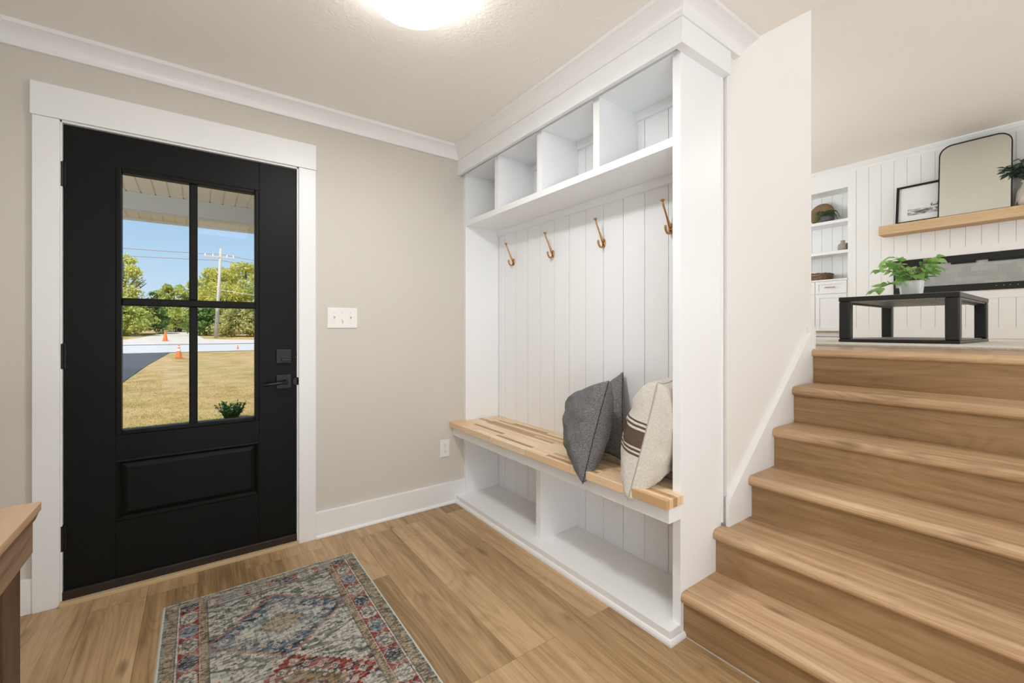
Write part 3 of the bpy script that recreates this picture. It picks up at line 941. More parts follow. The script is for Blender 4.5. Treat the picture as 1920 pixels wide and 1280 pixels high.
    me.loops.add(q.size); me.loops.foreach_set('vertex_index', q.astype(np.int32).ravel())
    me.polygons.add(len(q)); me.polygons.foreach_set('loop_start', np.arange(0, q.size, 4, dtype=np.int32))
    me.update(calc_edges=True)
    at = me.color_attributes.new('weave', 'FLOAT_COLOR', 'POINT')
    at.data.foreach_set('color', np.concatenate([np.clip(C, 0, 1).reshape(-1, 3), np.ones((len(V), 1))], 1).astype(np.float32).ravel())
    g = N('woven_rug')
    att = g.n('Attribute'); att.attribute_name = 'weave'
    c = g.coord()
    g.set(g.mix(0.25, att.outputs['Color'], g.mix(g.noise(c, 500, 2), (0.2, 0.2, 0.2), (1, 1, 1)), 'MULTIPLY'), 0.95, spec=0.05)
    g.bump(g.noise(c, 450, 3), 0.5, 0.003)
    me.materials.append(g.mat)
    o = bpy.data.objects.new('area_rug', me); COL.objects.link(o); o.location = off
    tag(o, 'distressed red, blue and cream patterned entry rug in front of the door', 'rug')
make_rug()

# ================================================================ console table at the left
ct = thing('console_table', (-0.48, 0.75, 0), 'brown wooden console table by the left wall', 'table')
XC, YC = -0.282, 1.390
mb = MB(); mb.box(-0.675, XC, -0.35, YC, 0.781, 0.800); mb.build('table_top', wood('brown_tabletop_wood', (0.30, 0.18, 0.10), (0.46, 0.30, 0.18), (0.60, 0.42, 0.27), grain='y', rough=0.3, knots=False), ct, bevel=0.0015)
mb = MB(); mb.prism([(-0.672, 0.781), (XC - 0.001, 0.781), (XC - 0.006, 0.766), (XC - 0.010, 0.762), (XC - 0.010, 0.695), (-0.672, 0.695)], 'y', -0.345, YC - 0.014)
mb.build('apron', M['console'], ct, bevel=0.001)
for (xa, xb, ya, yb) in ((XC - 0.085, XC - 0.018, 1.235, 1.330), (-0.66, -0.59, 1.235, 1.330), (XC - 0.085, XC - 0.018, -0.30, -0.22), (-0.66, -0.59, -0.30, -0.22)):
    mb = MB(); mb.box(xa, xb, ya, yb, 0.0, 0.695); mb.build('leg', M['console_leg'], ct, bevel=0.002)
MB().box(-0.655, XC - 0.03, -0.29, 1.32, 0.14, 0.165).build('lower_shelf', M['console_leg'], ct, bevel=0.002)

# ================================================================ staircase
st = thing('staircase', (2.1, 0.1, 0), 'light oak staircase of six steps rising to the living room', 'stairs')
nose = [1.497, 1.726, 1.967, 2.197, 2.414, 2.662]
rx = [1.517, 1.751, 1.999, 2.219, 2.439, 2.682]
tz = [0.172, 0.352, 0.534, 0.715, 0.895, 1.074]
YS = -1.6
for k in range(6):
    ymax = 0.9645 if k < 2 else 0.9355
    z = tz[k]; th = 0.045 if k < 5 else 0.038
    xb = rx[k + 1] + 0.002 if k < 5 else 2.82
    r = th / 2; cxn = nose[k] + r
    poly = [(xb, z), (cxn, z)] + [(cxn - r * math.sin(t), z - r + r * math.cos(t)) for t in np.linspace(0, PI, 9)[1:-1]] + [(cxn, z - th), (xb, z - th)]
    mb = MB()
    if k == 1:
        mb.prism(poly, 'y', YS, 0.9355)
        p2 = [(min(p[0], 1.802), p[1]) for p in poly]
        mb.prism(p2, 'y', 0.9354, 0.9645)
    else:
        mb.prism(poly, 'y', YS, ymax)
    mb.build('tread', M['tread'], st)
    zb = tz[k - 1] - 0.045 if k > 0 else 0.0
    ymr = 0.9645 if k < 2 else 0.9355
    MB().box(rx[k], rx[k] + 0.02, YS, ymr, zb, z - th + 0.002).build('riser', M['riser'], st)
# thin caulk line at the foot of the first step
mb = MB(); mb.box(rx[0] - 0.004, rx[0], YS, 0.95, 0.0, 0.003)
mb.build('caulk_line', plain('grey_caulk', (0.5, 0.47, 0.42), 0.7), st)

# ================================================================ living room: panelled wall
XL = 7.75
mb = MB()
mb.box(XL, XL + 0.02, 2.163, 2.262, 1.074, 3.60)                 # end stile
mb.box(XL + 0.02, 8.10, 2.22, 2.262, 1.074, 3.60)                # return beside the niche
mb.box(XL, XL + 0.02, -3.0, 2.163, 1.074, 1.205)                 # bottom rail
mb.box(XL, XL + 0.02, -3.0, 1.741, 1.565, 1.664)
mb.box(XL, XL + 0.02, -3.0, 1.741, 2.119, 2.215)
mb.box(XL, XL + 0.02, -3.0, 2.163, 3.500, 3.60)
ys = [2.163]; y = 2.0155
while y > -3.0:
    ys.append(y); y -= 0.1375
ys.append(-3.0)
for a, b in zip(ys[:-1], ys[1:]):
    a2, b2 = a - 0.0016, b + 0.0016
    if a <= 1.745:
        mb.box(XL + 0.004, XL + 0.02, b2, a2, 1.205, 1.565); mb.box(XL + 0.004, XL + 0.02, b2, a2, 2.215, 3.50)
    else:
        mb.box(XL + 0.004, XL + 0.02, b2, a2, 1.205, 3.50)
mb.box(XL + 0.014, XL + 0.05, -3.0, 2.22, 1.074, 3.60)
struct(mb.build('wall_east', M['shiplap'], origin=(XL, 0, 1.074)))
mb = MB(); sweep(mb, [(0, 3.545), (0.010, 3.545), (0.020, 3.560), (0.045, 3.585), (0.05, 3.598), (0, 3.598)], [(XL, 5.0), (XL, -3.0)])
struct(mb.build('trim_7', M['shiplap']))

# built-in shelving
bi = thing('built_in_cabinet', (7.92, 3.0, 1.074), 'white built-in cabinet with open shelves left of the mantel wall', 'cabinet')
mb = MB()
mb.box(XL, 8.10, 2.262, 3.70, 3.287, 3.597); mb.box(XL, 8.10, 3.66, 4.998, 1.076, 3.597)
mb.build('header', M['shiplap'], bi, bevel=0.002)
mb = MB(); y = 3.66
while y > 2.263:
    b = max(y - 0.1375, 2.262); mb.box(8.075, 8.09, b + 0.002, y - 0.002, 1.92, 3.29); y -= 0.1375
mb.box(8.088, 8.10, 2.262, 3.66, 1.08, 3.29)
mb.build('back_panel', M['shiplap'], bi)
for z in (2.833, 2.370):
    MB().box(XL + 0.01, 8.075, 2.263, 3.66, z - 0.045, z).build('shelf', M['trim'], bi, bevel=0.002)
MB().box(XL - 0.015, 8.075, 2.263, 3.66, 1.920, 1.945).build('counter', M['trim'], bi, bevel=0.003)
mb = MB(); mb.box(XL + 0.004, 8.07, 2.263, 3.66, 1.155, 1.920); mb.box(XL + 0.06, 8.07, 2.263, 3.66, 1.078, 1.155)
mb.build('cabinet_body', M['trim'], bi, bevel=0.001)
def shaker(x, y0, y1, z0, z1, w, name):
    mb = MB()
    mb.box(x - 0.018, x, y0, y0 + w, z0, z1); mb.box(x - 0.018, x, y1 - w, y1, z0, z1)
    mb.box(x - 0.018, x, y0 + w, y1 - w, z0, z0 + w); mb.box(x - 0.018, x, y0 + w, y1 - w, z1 - w, z1)
    mb.box(x - 0.008, x, y0 + w, y1 - w, z0 + w, z1 - w)
    return mb.build(name, M['trim'], bi, bevel=0.0015)
for (a, b) in ((2.275, 2.672), (2.680, 3.20)):
    d = shaker(XL + 0.004, a, b, 1.728, 1.914, 0.045, 'drawer')
    mb = MB(); ym = (a + b) / 2
    mb.tube([(XL - 0.04, ym - 0.065, 1.822), (XL - 0.04, ym + 0.065, 1.822)], 0.006, 8)
    for s_ in (-0.05, 0.05): mb.tube([(XL - 0.04, ym + s_, 1.822), (XL - 0.010, ym + s_, 1.822)], 0.004, 8)
    mb.build('handle', M['brass'], d, smooth=True)
    shaker(XL + 0.004, a, b, 1.162, 1.718, 0.055, 'cabinet_door')

# mantel
MB().box(7.515, XL + 0.004, -0.55, 1.848, 2.464, 2.588)
mt = MB().box(7.515, XL + 0.004, -0.55, 1.848, 2.464, 2.588).build('mantel_shelf', M['mantel'], bevel=0.003)
tag(mt, 'thick light oak mantel shelf above the fireplace', 'mantel')

# picture leaning on the mantel
fr = thing('framed_print', (7.62, 1.37, 2.588), 'black framed seascape print leaning on the mantel', 'picture')
def lean(xf, z0, z1, tilt):
    return lambda d, z: xf + d + (z - z0) / (z1 - z0) * tilt
L1 = lambda d, z: 7.610 + d + (z - 2.588) * 0.14
def slab(mb, y0, y1, z0, z1, d0, d1, Lf):
    vs = [(Lf(d, z), y, z) for d in (d0, d1) for y in (y0, y1) for z in (z0, z1)]
    mb.add(vs, [(0, 1, 3, 2), (4, 6, 7, 5), (0, 4, 5, 1), (2, 3, 7, 6), (0, 2, 6, 4), (1, 5, 7, 3)])
mb = MB(); fy0, fy1, fz0, fz1 = 1.06, 1.690, 2.5885, 3.098
slab(mb, fy0, fy0 + 0.026, fz0, fz1, -0.02, 0.008, L1); slab(mb, fy1 - 0.026, fy1, fz0, fz1, -0.02, 0.008, L1)
slab(mb, fy0 + 0.026, fy1 - 0.026, fz0, fz0 + 0.026, -0.02, 0.008, L1); slab(mb, fy0 + 0.026, fy1 - 0.026, fz1 - 0.026, fz1, -0.02, 0.008, L1)
mb.build('frame', M['black_metal'], fr)
mb = MB(); slab(mb, fy0 + 0.026, fy1 - 0.026, fz0 + 0.026, fz1 - 0.026, -0.002, 0.006, L1)
mb.build('mat_board', plain('white_mat_board', (0.80, 0.79, 0.77), 0.7), fr)
g = N('seascape_print')
c = g.coord((1, 1, 1))
sp = g.n('SeparateXYZ'); g.l(c, sp.inputs[0])
zz = g.math('MULTIPLY', g.math('SUBTRACT', sp.outputs[2], 0.10), 1 / 0.155)
n1 = g.noise(g.coord((1, 9, 34)), 1.0, 4, 0.6, 0.7)
n2 = g.noise(g.coord((1, 22, 60)), 1.0, 3, 0.6)
sea = g.ramp(n1, [(0.35, (0.06, 0.06, 0.06)), (0.50, (0.30, 0.30, 0.30)), (0.62, (0.72, 0.72, 0.71))])
yr = g.math('MULTIPLY', sp.outputs[1], -2.0)
hor = g.math('ADD', zz, g.math('MULTIPLY', g.math('ADD', n2, yr), 0.12))
sky = g.n('MapRange'); sky.inputs[1].default_value = 0.50; sky.inputs[2].default_value = 0.58; g.l(hor, sky.inputs[0])
hill = g.math('MULTIPLY', g.math('GREATER_THAN', n1, 0.46), g.math('LESS_THAN', g.math('ABSOLUTE', g.math('SUBTRACT', zz, 0.72)), 0.14))
hill = g.math('MULTIPLY', hill, g.math('LESS_THAN', sp.outputs[1], -0.02))
col = g.mix(sky.outputs[0], sea, (0.76, 0.76, 0.75))
col = g.mix(hill, col, (0.13, 0.13, 0.13))
g.set(col, 0.6)
mb = MB(); slab(mb, 1.215, 1.572, 2.688, 2.845, -0.0035, -0.0015, L1)
mb.build('print', g.mat, fr)

# mirror
mi = thing('wall_mirror', (7.60, 0.96, 2.588), 'tall mirror with rounded top corners and thin black frame on the mantel', 'mirror')
L2 = lambda d, z: 7.565 + d + (z - 2.588) * 0.10
def mirror_outline(y0, y1, z0, z1, r, n=12):
    p = [(y0, z0)]
    for t in np.linspace(0, PI / 2, n): p.append((y0 + r - r * math.cos(t), z1 - r + r * math.sin(t)))
    for t in np.linspace(PI / 2, 0, n): p.append((y1 - r + r * math.cos(t), z1 - r + r * math.sin(t)))
    p.append((y1, z0))
    return p
OUT = mirror_outline(0.655, 1.272, 2.5885, 3.500, 0.125); INN = mirror_outline(0.665, 1.262, 2.5985, 3.490, 0.116)
mb = MB(); n_ = len(OUT)
vs = [(L2(-0.016, z), y, z) for y, z in OUT] + [(L2(-0.016, z), y, z) for y, z in INN] + [(L2(0.012, z), y, z) for y, z in OUT] + [(L2(0.012, z), y, z) for y, z in INN]
fs = []
for i in range(n_):
    j = (i + 1) % n_
    fs += [(i, j, n_ + j, n_ + i), (2 * n_ + i, 3 * n_ + i, 3 * n_ + j, 2 * n_ + j), (i, 2 * n_ + i, 2 * n_ + j, j), (n_ + i, n_ + j, 3 * n_ + j, 3 * n_ + i)]
mb.add(vs, fs); mb.build('frame', M['black_metal'], mi)
mb = MB(); vs = [(L2(-0.006, z), y, z) for y, z in INN] + [(L2(0.010, z), y, z) for y, z in INN]
mb.add(vs, [tuple(range(n_)), tuple(range(2 * n_ - 1, n_ - 1, -1))] + [(i, i + n_, (i + 1) % n_ + n_, (i + 1) % n_) for i in range(n_)])
mb.build('mirror_glass', plain('mirror_glass', (0.80, 0.83, 0.78), 0.02, 1.0), mi)

# electric fireplace
fp = thing('electric_fireplace', (7.74, 0.97, 1.664), 'long black linear electric fireplace under the mantel', 'fireplace')
FY0, FY1, FZ0, FZ1 = 0.16, 1.741, 1.664, 2.119
mb = MB(); mb.box(7.735, 7.752, FY0, FY1, FZ1 - 0.085, FZ1); mb.box(7.735, 7.752, FY0, FY1, FZ0, FZ0 + 0.085)
mb.box(7.735, 7.752, FY0, FY0 + 0.03, FZ0 + 0.085, FZ1 - 0.085); mb.box(7.735, 7.752, FY1 - 0.02, FY1, FZ0 + 0.085, FZ1 - 0.085)
mb.build('frame', plain('gloss_black_glass', (0.006, 0.008, 0.007), 0.06), fp, bevel=0.001)
g = N('painted_room_reflection')  # grey tile colours stand in for the room reflected in the fireplace glass
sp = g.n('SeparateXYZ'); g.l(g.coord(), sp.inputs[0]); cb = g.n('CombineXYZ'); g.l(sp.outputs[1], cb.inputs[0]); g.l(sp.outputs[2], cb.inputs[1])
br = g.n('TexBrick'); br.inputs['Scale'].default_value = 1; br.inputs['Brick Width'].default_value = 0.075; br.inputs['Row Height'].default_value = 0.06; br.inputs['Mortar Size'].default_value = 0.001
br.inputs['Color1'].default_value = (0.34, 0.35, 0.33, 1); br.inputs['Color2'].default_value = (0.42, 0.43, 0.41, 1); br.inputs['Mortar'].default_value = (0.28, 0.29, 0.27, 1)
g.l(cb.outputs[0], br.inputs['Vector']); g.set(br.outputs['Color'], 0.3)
MB().box(7.744, 7.750, FY0 + 0.03, FY1 - 0.02, FZ0 + 0.085, FZ1 - 0.085).build('reflection_panel', g.mat, fp)
for (a, b) in ((1.36, 1.67), (0.96, 1.18), (0.40, 0.86)):
    MB().box(7.730, 7.7352, a, b, FZ1 - 0.110, FZ1 - 0.082).build('heat_vent', M['black_metal'], fp)
for y in (0.62, 0.68, 0.73, 0.79, 0.56):
    MB().box(7.7335, 7.7352, y, y + 0.008, FZ0 + 0.045, FZ0 + 0.050).build('control_mark', M['screw'], fp)

# ================================================================ leaves
def leaf(mb, p, d, up, L, Wd, curl=0.25, mi=0):
    p = Vector(p); d = Vector(d).normalized(); up = Vector(up)
    s = d.cross(up)
    if s.length < 1e-3: s = d.cross(Vector((1, 0, 0)))
    s.normalize(); nn = s.cross(d).normalized()
    prof = [(0, 0.02), (0.18, 0.8), (0.42, 1.0), (0.72, 0.62), (1.0, 0.0)]
    vs = []
    for t, w in prof:
        c = p + d * (t * L) - nn * (curl * L * t * t)
        vs += [c - s * (w * Wd / 2) + nn * (0.12 * Wd * w), c, c + s * (w * Wd / 2) + nn * (0.12 * Wd * w)]
    fs = []
    for i in range(len(prof) - 1):
        for k in range(2):
            fs.append((i * 3 + k, i * 3 + k + 1, (i + 1) * 3 + k + 1, (i + 1) * 3 + k))
    mb.add(vs, fs, mi)

def leafmat(name, a, b, rough=0.45, trans=0.35, edge=None):
    g = N(name)
    ge = g.n('NewGeometry')
    col = g.mix(ge.outputs['Random Per Island'], a, b)
    g.set(col, rough)
    tl = g.n('BsdfTranslucent'); g.l(g.mix(0.5, col, tuple(min(1, x * 1.6) for x in b)), tl.inputs[0])
    mx = g.n('MixShader'); mx.inputs[0].default_value = trans
    g.l(g.b.outputs[0], mx.inputs[1]); g.l(tl.outputs[0], mx.inputs[2]); g.l(mx.outputs[0], g.out.inputs[0])
    return g.mat
M['ivy'] = leafmat('ivy_leaf', (0.13, 0.32, 0.06), (0.42, 0.66, 0.24))
M['fern'] = leafmat('fern_leaf', (0.06, 0.14, 0.045), (0.20, 0.32, 0.13))
M['eucalyptus'] = leafmat('greyish_green_leaf', (0.035, 0.075, 0.05), (0.15, 0.22, 0.16))
M['stem'] = plain('brown_stem', (0.16, 0.10, 0.06), 0.7)

# coffee table
tb = thing('coffee_table', (4.62, 0.905, 1.084), 'low black open-frame coffee table at the top of the stairs', 'table')
TX0, TX1, TY0, TY1, TZ0, TZ1 = 4.05, 5.20, 0.575, 1.242, 1.0865, 1.432
g = N('black_ash_wood'); c = g.coord((1, 14, 14))
g.set(g.mix(g.noise(c, 6, 4), (0.005, 0.005, 0.005), (0.017, 0.017, 0.016)), 0.4)
M['table_black'] = g.mat
g = N('grey_washed_table_wood'); c = g.coord((0.6, 12, 12))
g.set(g.mix(g.noise(c, 5, 4, 0.6), (0.16, 0.145, 0.125), (0.38, 0.35, 0.31)), 0.45)
M['table_grey'] = g.mat
MB().box(TX0, TX1, TY0, TY1, TZ1 - 0.034, TZ1).build('table_top', [M['table_black']], tb, bevel=0.004)
mb = MB()
for k in range(6):
    a = TY0 + 0.012 + k * (TY1 - TY0 - 0.024) / 6
    mb.box(TX0 + 0.012, TX1 - 0.012, a, a + (TY1 - TY0 - 0.024) / 6 - 0.003, TZ1 - 0.042, TZ1 - 0.034)
mb.build('underside_board', M['table_grey'], tb)
mb = MB(); ring_w = 0.02
mb.box(TX0 + 0.02, TX1 - 0.02, TY0 + 0.05, TY0 + 0.07, TZ1 - 0.056, TZ1 - 0.042); mb.box(TX0 + 0.02, TX1 - 0.02, TY1 - 0.07, TY1 - 0.05, TZ1 - 0.056, TZ1 - 0.042)
mb.build('support_rail', M['table_black'], tb)
for (x, y) in ((TX0, TY0), (TX0, TY1 - 0.075), (TX1 - 0.075, TY0), (TX1 - 0.075, TY1 - 0.075)):
    MB().box(x + 0.001, x + 0.074, y + 0.001, y + 0.074, TZ0 + 0.022, TZ1 - 0.034).build('leg', M['table_black'], tb, bevel=0.010, seg=3)
mb = MB().box(TX0, TX1, TY0, TY1, TZ0, TZ0 + 0.022); mb.build('lower_frame', M['table_black'], tb, bevel=0.004)
MB().box(TX0 + 0.03, TX1 - 0.03, TY0 + 0.03, TY1 - 0.03, TZ0 + 0.022, TZ0 + 0.027).build('lower_shelf', M['table_grey'], tb)

# living rug
g = N('cream_shag_rug'); c = g.coord()
g.set(g.mix(g.noise(c, 90, 3), (0.60, 0.56, 0.49), (0.78, 0.74, 0.67)), 0.95, spec=0.05); g.bump(g.noise(c, 160, 3), 0.8, 0.01)
rnd = random.Random(3)
mb = MB(); X0, X1 = 3.395, 6.5
pts = []
nn_ = 160
for i in range(nn_ + 1):
    y = -1.6 + 4.4 * i / nn_; pts.append((X0 + rnd.uniform(-0.006, 0.006), y))
poly = pts + [(X1, 2.8), (X1, -1.6)]
mb.prism(poly, 'z', 1.0742, 1.0858)
rg = mb.build('living_rug', g.mat); tag(rg, 'cream area rug under the black coffee table', 'rug')

# ivy plant on the coffee table
def ivy():
    rnd = random.Random(12)
    cx_, cy_, z0 = 4.50, 0.905, 1.432
    root = thing('potted_ivy', (cx_, cy_, z0), 'trailing green ivy in a small white pot on the coffee table', 'plant')
    mb = MB(); mb.lathe([(0.055, 0.0), (0.058, 0.003), (0.070, 0.118), (0.073, 0.120), (0.073, 0.126), (0.066, 0.126), (0.064, 0.110), (0.001, 0.108)], (cx_, cy_, z0), 40, sq=5)
    g = N('ribbed_white_ceramic'); g.set((0.86, 0.87, 0.88), 0.35)
    w = g.n('TexWave'); w.bands_direction = 'DIAGONAL'; w.inputs['Scale'].default_value = 14; g.l(g.coord((1, 1, 0)), w.inputs['Vector']); g.bump(w.outputs['Fac'], 0.25, 0.004)
    mb.build('pot', g.mat, root)
    R = Vector((0.81, -0.586, 0)); Fw = Vector((0.586, 0.81, 0))    # across and away from the entry side
    st_, lf = MB(), MB()
    runs = [(-1, 0.34, 0.02, 16), (-1, 0.26, 0.10, 12), (1, 0.24, 0.20, 12), (1, 0.19, 0.10, 10), (-0.6, 0.22, 0.19, 11), (0.5, 0.17, 0.16, 10), (-0.3, 0.14, 0.14, 10), (0.2, 0.15, 0.12, 10),
            (-0.8, 0.18, 0.14, 10), (0.8, 0.15, 0.05, 9), (0.0, 0.10, 0.15, 9), (-0.5, 0.12, 0.08, 9), (0.45, 0.22, 0.13, 10), (0.9, 0.20, 0.17, 10), (0.7, 0.13, 0.12, 9), (-0.15, 0.17, 0.17, 9)]
    for (sx_, reach, rise, nl) in runs:
        fy = rnd.uniform(-0.6, 0.6)
        d = (R * sx_ + Fw * fy * (1 - abs(sx_) * 0.7)).normalized()
        pts = []
        for i in range(9):
            t = i / 8
            droop = -0.10 * t * t if (sx_ == -1 and reach > 0.3) else 0
            h = rise * math.sin(min(1, t * 1.3) * PI / 2) + droop
            pts.append(Vector((cx_, cy_, z0 + 0.112 + h)) + d * (reach * t) + Vector((rnd.uniform(-.006, .006), rnd.uniform(-.006, .006), rnd.uniform(-.006, .006))))
        st_.tube(pts, [0.0028] * 6 + [0.002, 0.0016, 0.0012], 5)
        for k in range(nl):
            t = (k + 0.7) / nl * 8; i = min(7, int(t)); p = pts[i].lerp(pts[i + 1], t - i)
            s = 1 if k % 2 else -1
            dd = d * 0.6 + Vector((-d.y, d.x, 0)) * s * rnd.uniform(0.4, 1.1) + Vector((0, 0, rnd.uniform(-0.5, 0.5)))
            leaf(lf, p, dd, Vector((rnd.uniform(-.9, .3), rnd.uniform(-.9, .3), 1)), rnd.uniform(0.050, 0.082), rnd.uniform(0.042, 0.065), 0.3)
    st_.build('stem', M['stem'], root); lf.build('leaves', M['ivy'], root, smooth=True, recalc=False)
ivy()

# fern on the shelf
def fern():
    rnd = random.Random(5); c = Vector((7.90, 2.565, 2.834))
    root = thing('potted_fern', c, 'small green fern in a dark grey bowl on the top shelf', 'plant')
    mb = MB(); mb.lathe([(0.045, 0.0), (0.075, 0.02), (0.09, 0.06), (0.088, 0.10), (0.082, 0.105), (0.078, 0.095), (0.001, 0.09)], c, 32)
    mb.build('pot', plain('dark_grey_ceramic', (0.10, 0.105, 0.11), 0.6, bump=0.2), root, smooth=True)
    lf = MB(); sm = MB()
    for q in range(30):
        a = 2 * PI * q / 30 + rnd.uniform(-.1, .1); d = Vector((math.cos(a), math.sin(a), 0)); Ln = rnd.uniform(0.13, 0.24); h = rnd.uniform(0.03, 0.12)
        if d.x > 0.3: Ln *= 0.55
        pts = [c + Vector((0, 0, 0.095)) + d * (Ln * t) + Vector((0, 0, h * math.sin(t * PI * 0.75) * 1.3 - 0.10 * t * t)) for t in np.linspace(0, 1, 9)]
        sm.tube(pts, 0.0016, 4)
        for i in range(1, 9):
            for s in (-1, 1):
                sd = Vector((-d.y, d.x, 0)) * s
                for m_ in (0, 0.5):
                    p = pts[i - 1].lerp(pts[i], m_ + 0.4)
                    leaf(lf, p, sd + d * 0.6, (0, 0, 1), 0.046 * (1 - i / 12), 0.014, 0.3)
    sm.build('stem', M['fern'], root); lf.build('leaves', M['fern'], root, smooth=True, recalc=False)
fern()

# woven ring
def ringornament():
    c = Vector((7.995, 2.672, 3.005))
    root = thing('woven_ring', (7.97, 2.672, 2.834), 'round brown woven ring ornament behind the fern', 'ornament')
    g = N('woven_seagrass'); w = g.n('TexWave'); w.inputs['Scale'].default_value = 22; w.inputs['Distortion'].default_value = 3; w.bands_direction = 'DIAGONAL'
    g.l(g.coord(), w.inputs['Vector'])
    g.set(g.ramp(w.outputs['Fac'], [(0.0, (0.16, 0.09, 0.045)), (1.0, (0.42, 0.28, 0.17))]), 0.85); g.bump(w.outputs['Fac'], 0.8, 0.01)
    vs = []; fs = []; n, m = 48, 14
    for i in range(n):
        a = 2 * PI * i / n
        for k in range(m):
            b = 2 * PI * k / m
            r = 0.108 + 0.062 * math.cos(b)
            y = r * math.cos(a); z = r * math.sin(a); x = 0.034 * math.sin(b) + 0.16 * z * 0.6
            vs.append(c + Vector((x, y, z)))
    for i in range(n):
        for k in range(m):
            fs.append((i * m + k, i * m + (k + 1) % m, ((i + 1) % n) * m + (k + 1) % m, ((i + 1) % n) * m + k))
    mb = MB(); mb.add(vs, fs); mb.build('woven_body', g.mat, root, smooth=True)
    g2 = plain('brown_base', (0.2, 0.12, 0.07), 0.6)
    MB().box(7.955, 8.0, 2.62, 2.72, 2.834, 2.852).build('base', g2, root)
ringornament()

def bottle(loc, prof, mat, label):
    o = MB().lathe(prof, loc, 32).build('bottle_vase', mat, smooth=True, origin=loc)
    tag(o, label, 'vase', 'small bottle vases on the shelf')
bottle((7.90, 2.368, 2.3705), [(0.045, 0), (0.062, 0.008), (0.064, 0.07), (0.058, 0.10), (0.028, 0.122), (0.024, 0.132), (0.028, 0.150), (0.031, 0.158), (0.022, 0.160), (0.020, 0.15)], plain('sand_stoneware', (0.36, 0.315, 0.255), 0.7, bump=0.3), 'beige stoneware bottle vase on the middle shelf')
bottle((7.90, 2.2925+0.012, 2.3705), [(0.035, 0), (0.042, 0.005), (0.042, 0.065), (0.036, 0.082), (0.018, 0.092), (0.018, 0.108), (0.022, 0.112), (0.014, 0.114)], plain('navy_glass', (0.03, 0.035, 0.045), 0.2), 'small dark navy bottle vase beside the beige one')

def basket():
    g = N('wicker'); w = g.n('TexWave'); w.inputs['Scale'].default_value = 40; w.inputs['Distortion'].default_value = 4; g.l(g.coord(), w.inputs['Vector'])
    g.set(g.ramp(w.outputs['Fac'], [(0, (0.17, 0.095, 0.05)), (1, (0.50, 0.35, 0.22))]), 0.8); g.bump(w.outputs['Fac'], 1.0, 0.01)
    o = MB().lathe([(0.13, 0), (0.15, 0.01), (0.165, 0.10), (0.17, 0.105), (0.155, 0.105), (0.14, 0.02), (0.001, 0.015)], (7.90, 2.68, 1.9455), 40, sq=4).build('wicker_basket', g.mat, smooth=True, origin=(7.90, 2.68, 1.9455))
    mb = MB()
    for zz in (0.02, 0.045, 0.07, 0.10):
        r = 0.149 + zz * 0.17
        pts = []
        for k in range(41):
            a = 2 * PI * k / 40; x, y = math.cos(a), math.sin(a); gq = (abs(x) ** 4 + abs(y) ** 4) ** (-0.25)
            pts.append((7.90 + r * gq * x, 2.68 + r * gq * y, 1.9455 + zz + 0.004 * math.sin(k * 2.1)))
        mb.tube(pts, 0.010, 6, cap=False)
    mb.build('braid', g.mat, o, smooth=True)
    tag(o, 'low brown wicker basket on the cabinet counter', 'basket')
basket()

# vase with foliage on the mantel, at the right edge
def vase():
    rnd = random.Random(8); c = Vector((7.63, 0.545, 2.589))
    root = thing('vase_of_foliage', c, 'beige ceramic vase of dark green foliage right of the mirror', 'vase')
    mb = MB(); mb.lathe([(0.055, 0), (0.085, 0.03), (0.098, 0.09), (0.085, 0.17), (0.05, 0.235), (0.042, 0.26), (0.055, 0.29), (0.05, 0.292), (0.038, 0.26), (0.001, 0.255)], c, 36)
    g = N('speckled_ceramic'); cc = g.coord(); g.set(g.mix(g.noise(cc, 9, 4), (0.50, 0.42, 0.35), (0.70, 0.64, 0.57)), 0.6)
    mb.build('vase_body', g.mat, root, smooth=True)
    sm, lf = MB(), MB()
    for q in range(20):
        a = 2 * PI * q / 20; tilt = rnd.uniform(0.25, 0.95)
        d = Vector((math.cos(a) * tilt * 0.7, math.sin(a) * tilt, 1)).normalized(); Ln = rnd.uniform(0.22, 0.34)
        b = c + Vector((0, 0, 0.27)); pts = [b + d * (Ln * t) + Vector((0, math.sin(a) * 0.04 * t * t, -0.05 * t * t)) for t in np.linspace(0, 1, 6)]
        sm.tube(pts, 0.003, 5)
        for k in range(13):
            t = (0.25 + 0.75 * k / 12) * 5; i = min(4, int(t)); p = pts[i].lerp(pts[i + 1], t - i)
            leaf(lf, p, Vector((rnd.uniform(-1, 0.5), rnd.uniform(-1, 1), rnd.uniform(-.3, .7))), (rnd.uniform(-.5, .5), rnd.uniform(-.5, .5), 1), rnd.uniform(0.07, 0.10), rnd.uniform(0.04, 0.055), 0.25)
    sm.build('stem', M['stem'], root); lf.build('leaves', M['eucalyptus'], root, smooth=True, recalc=False)
    # bead cord hanging round the neck
    pts = [c + Vector((-0.05 - 0.05 * math.sin(t * PI), 0.03 + 0.06 * t, 0.26 - 0.25 * t)) for t in np.linspace(0, 1, 10)]
    MB().tube(pts, 0.005, 6).build('cord', plain('grey_cord', (0.30, 0.28, 0.25), 0.8), root, smooth=True)
vase()

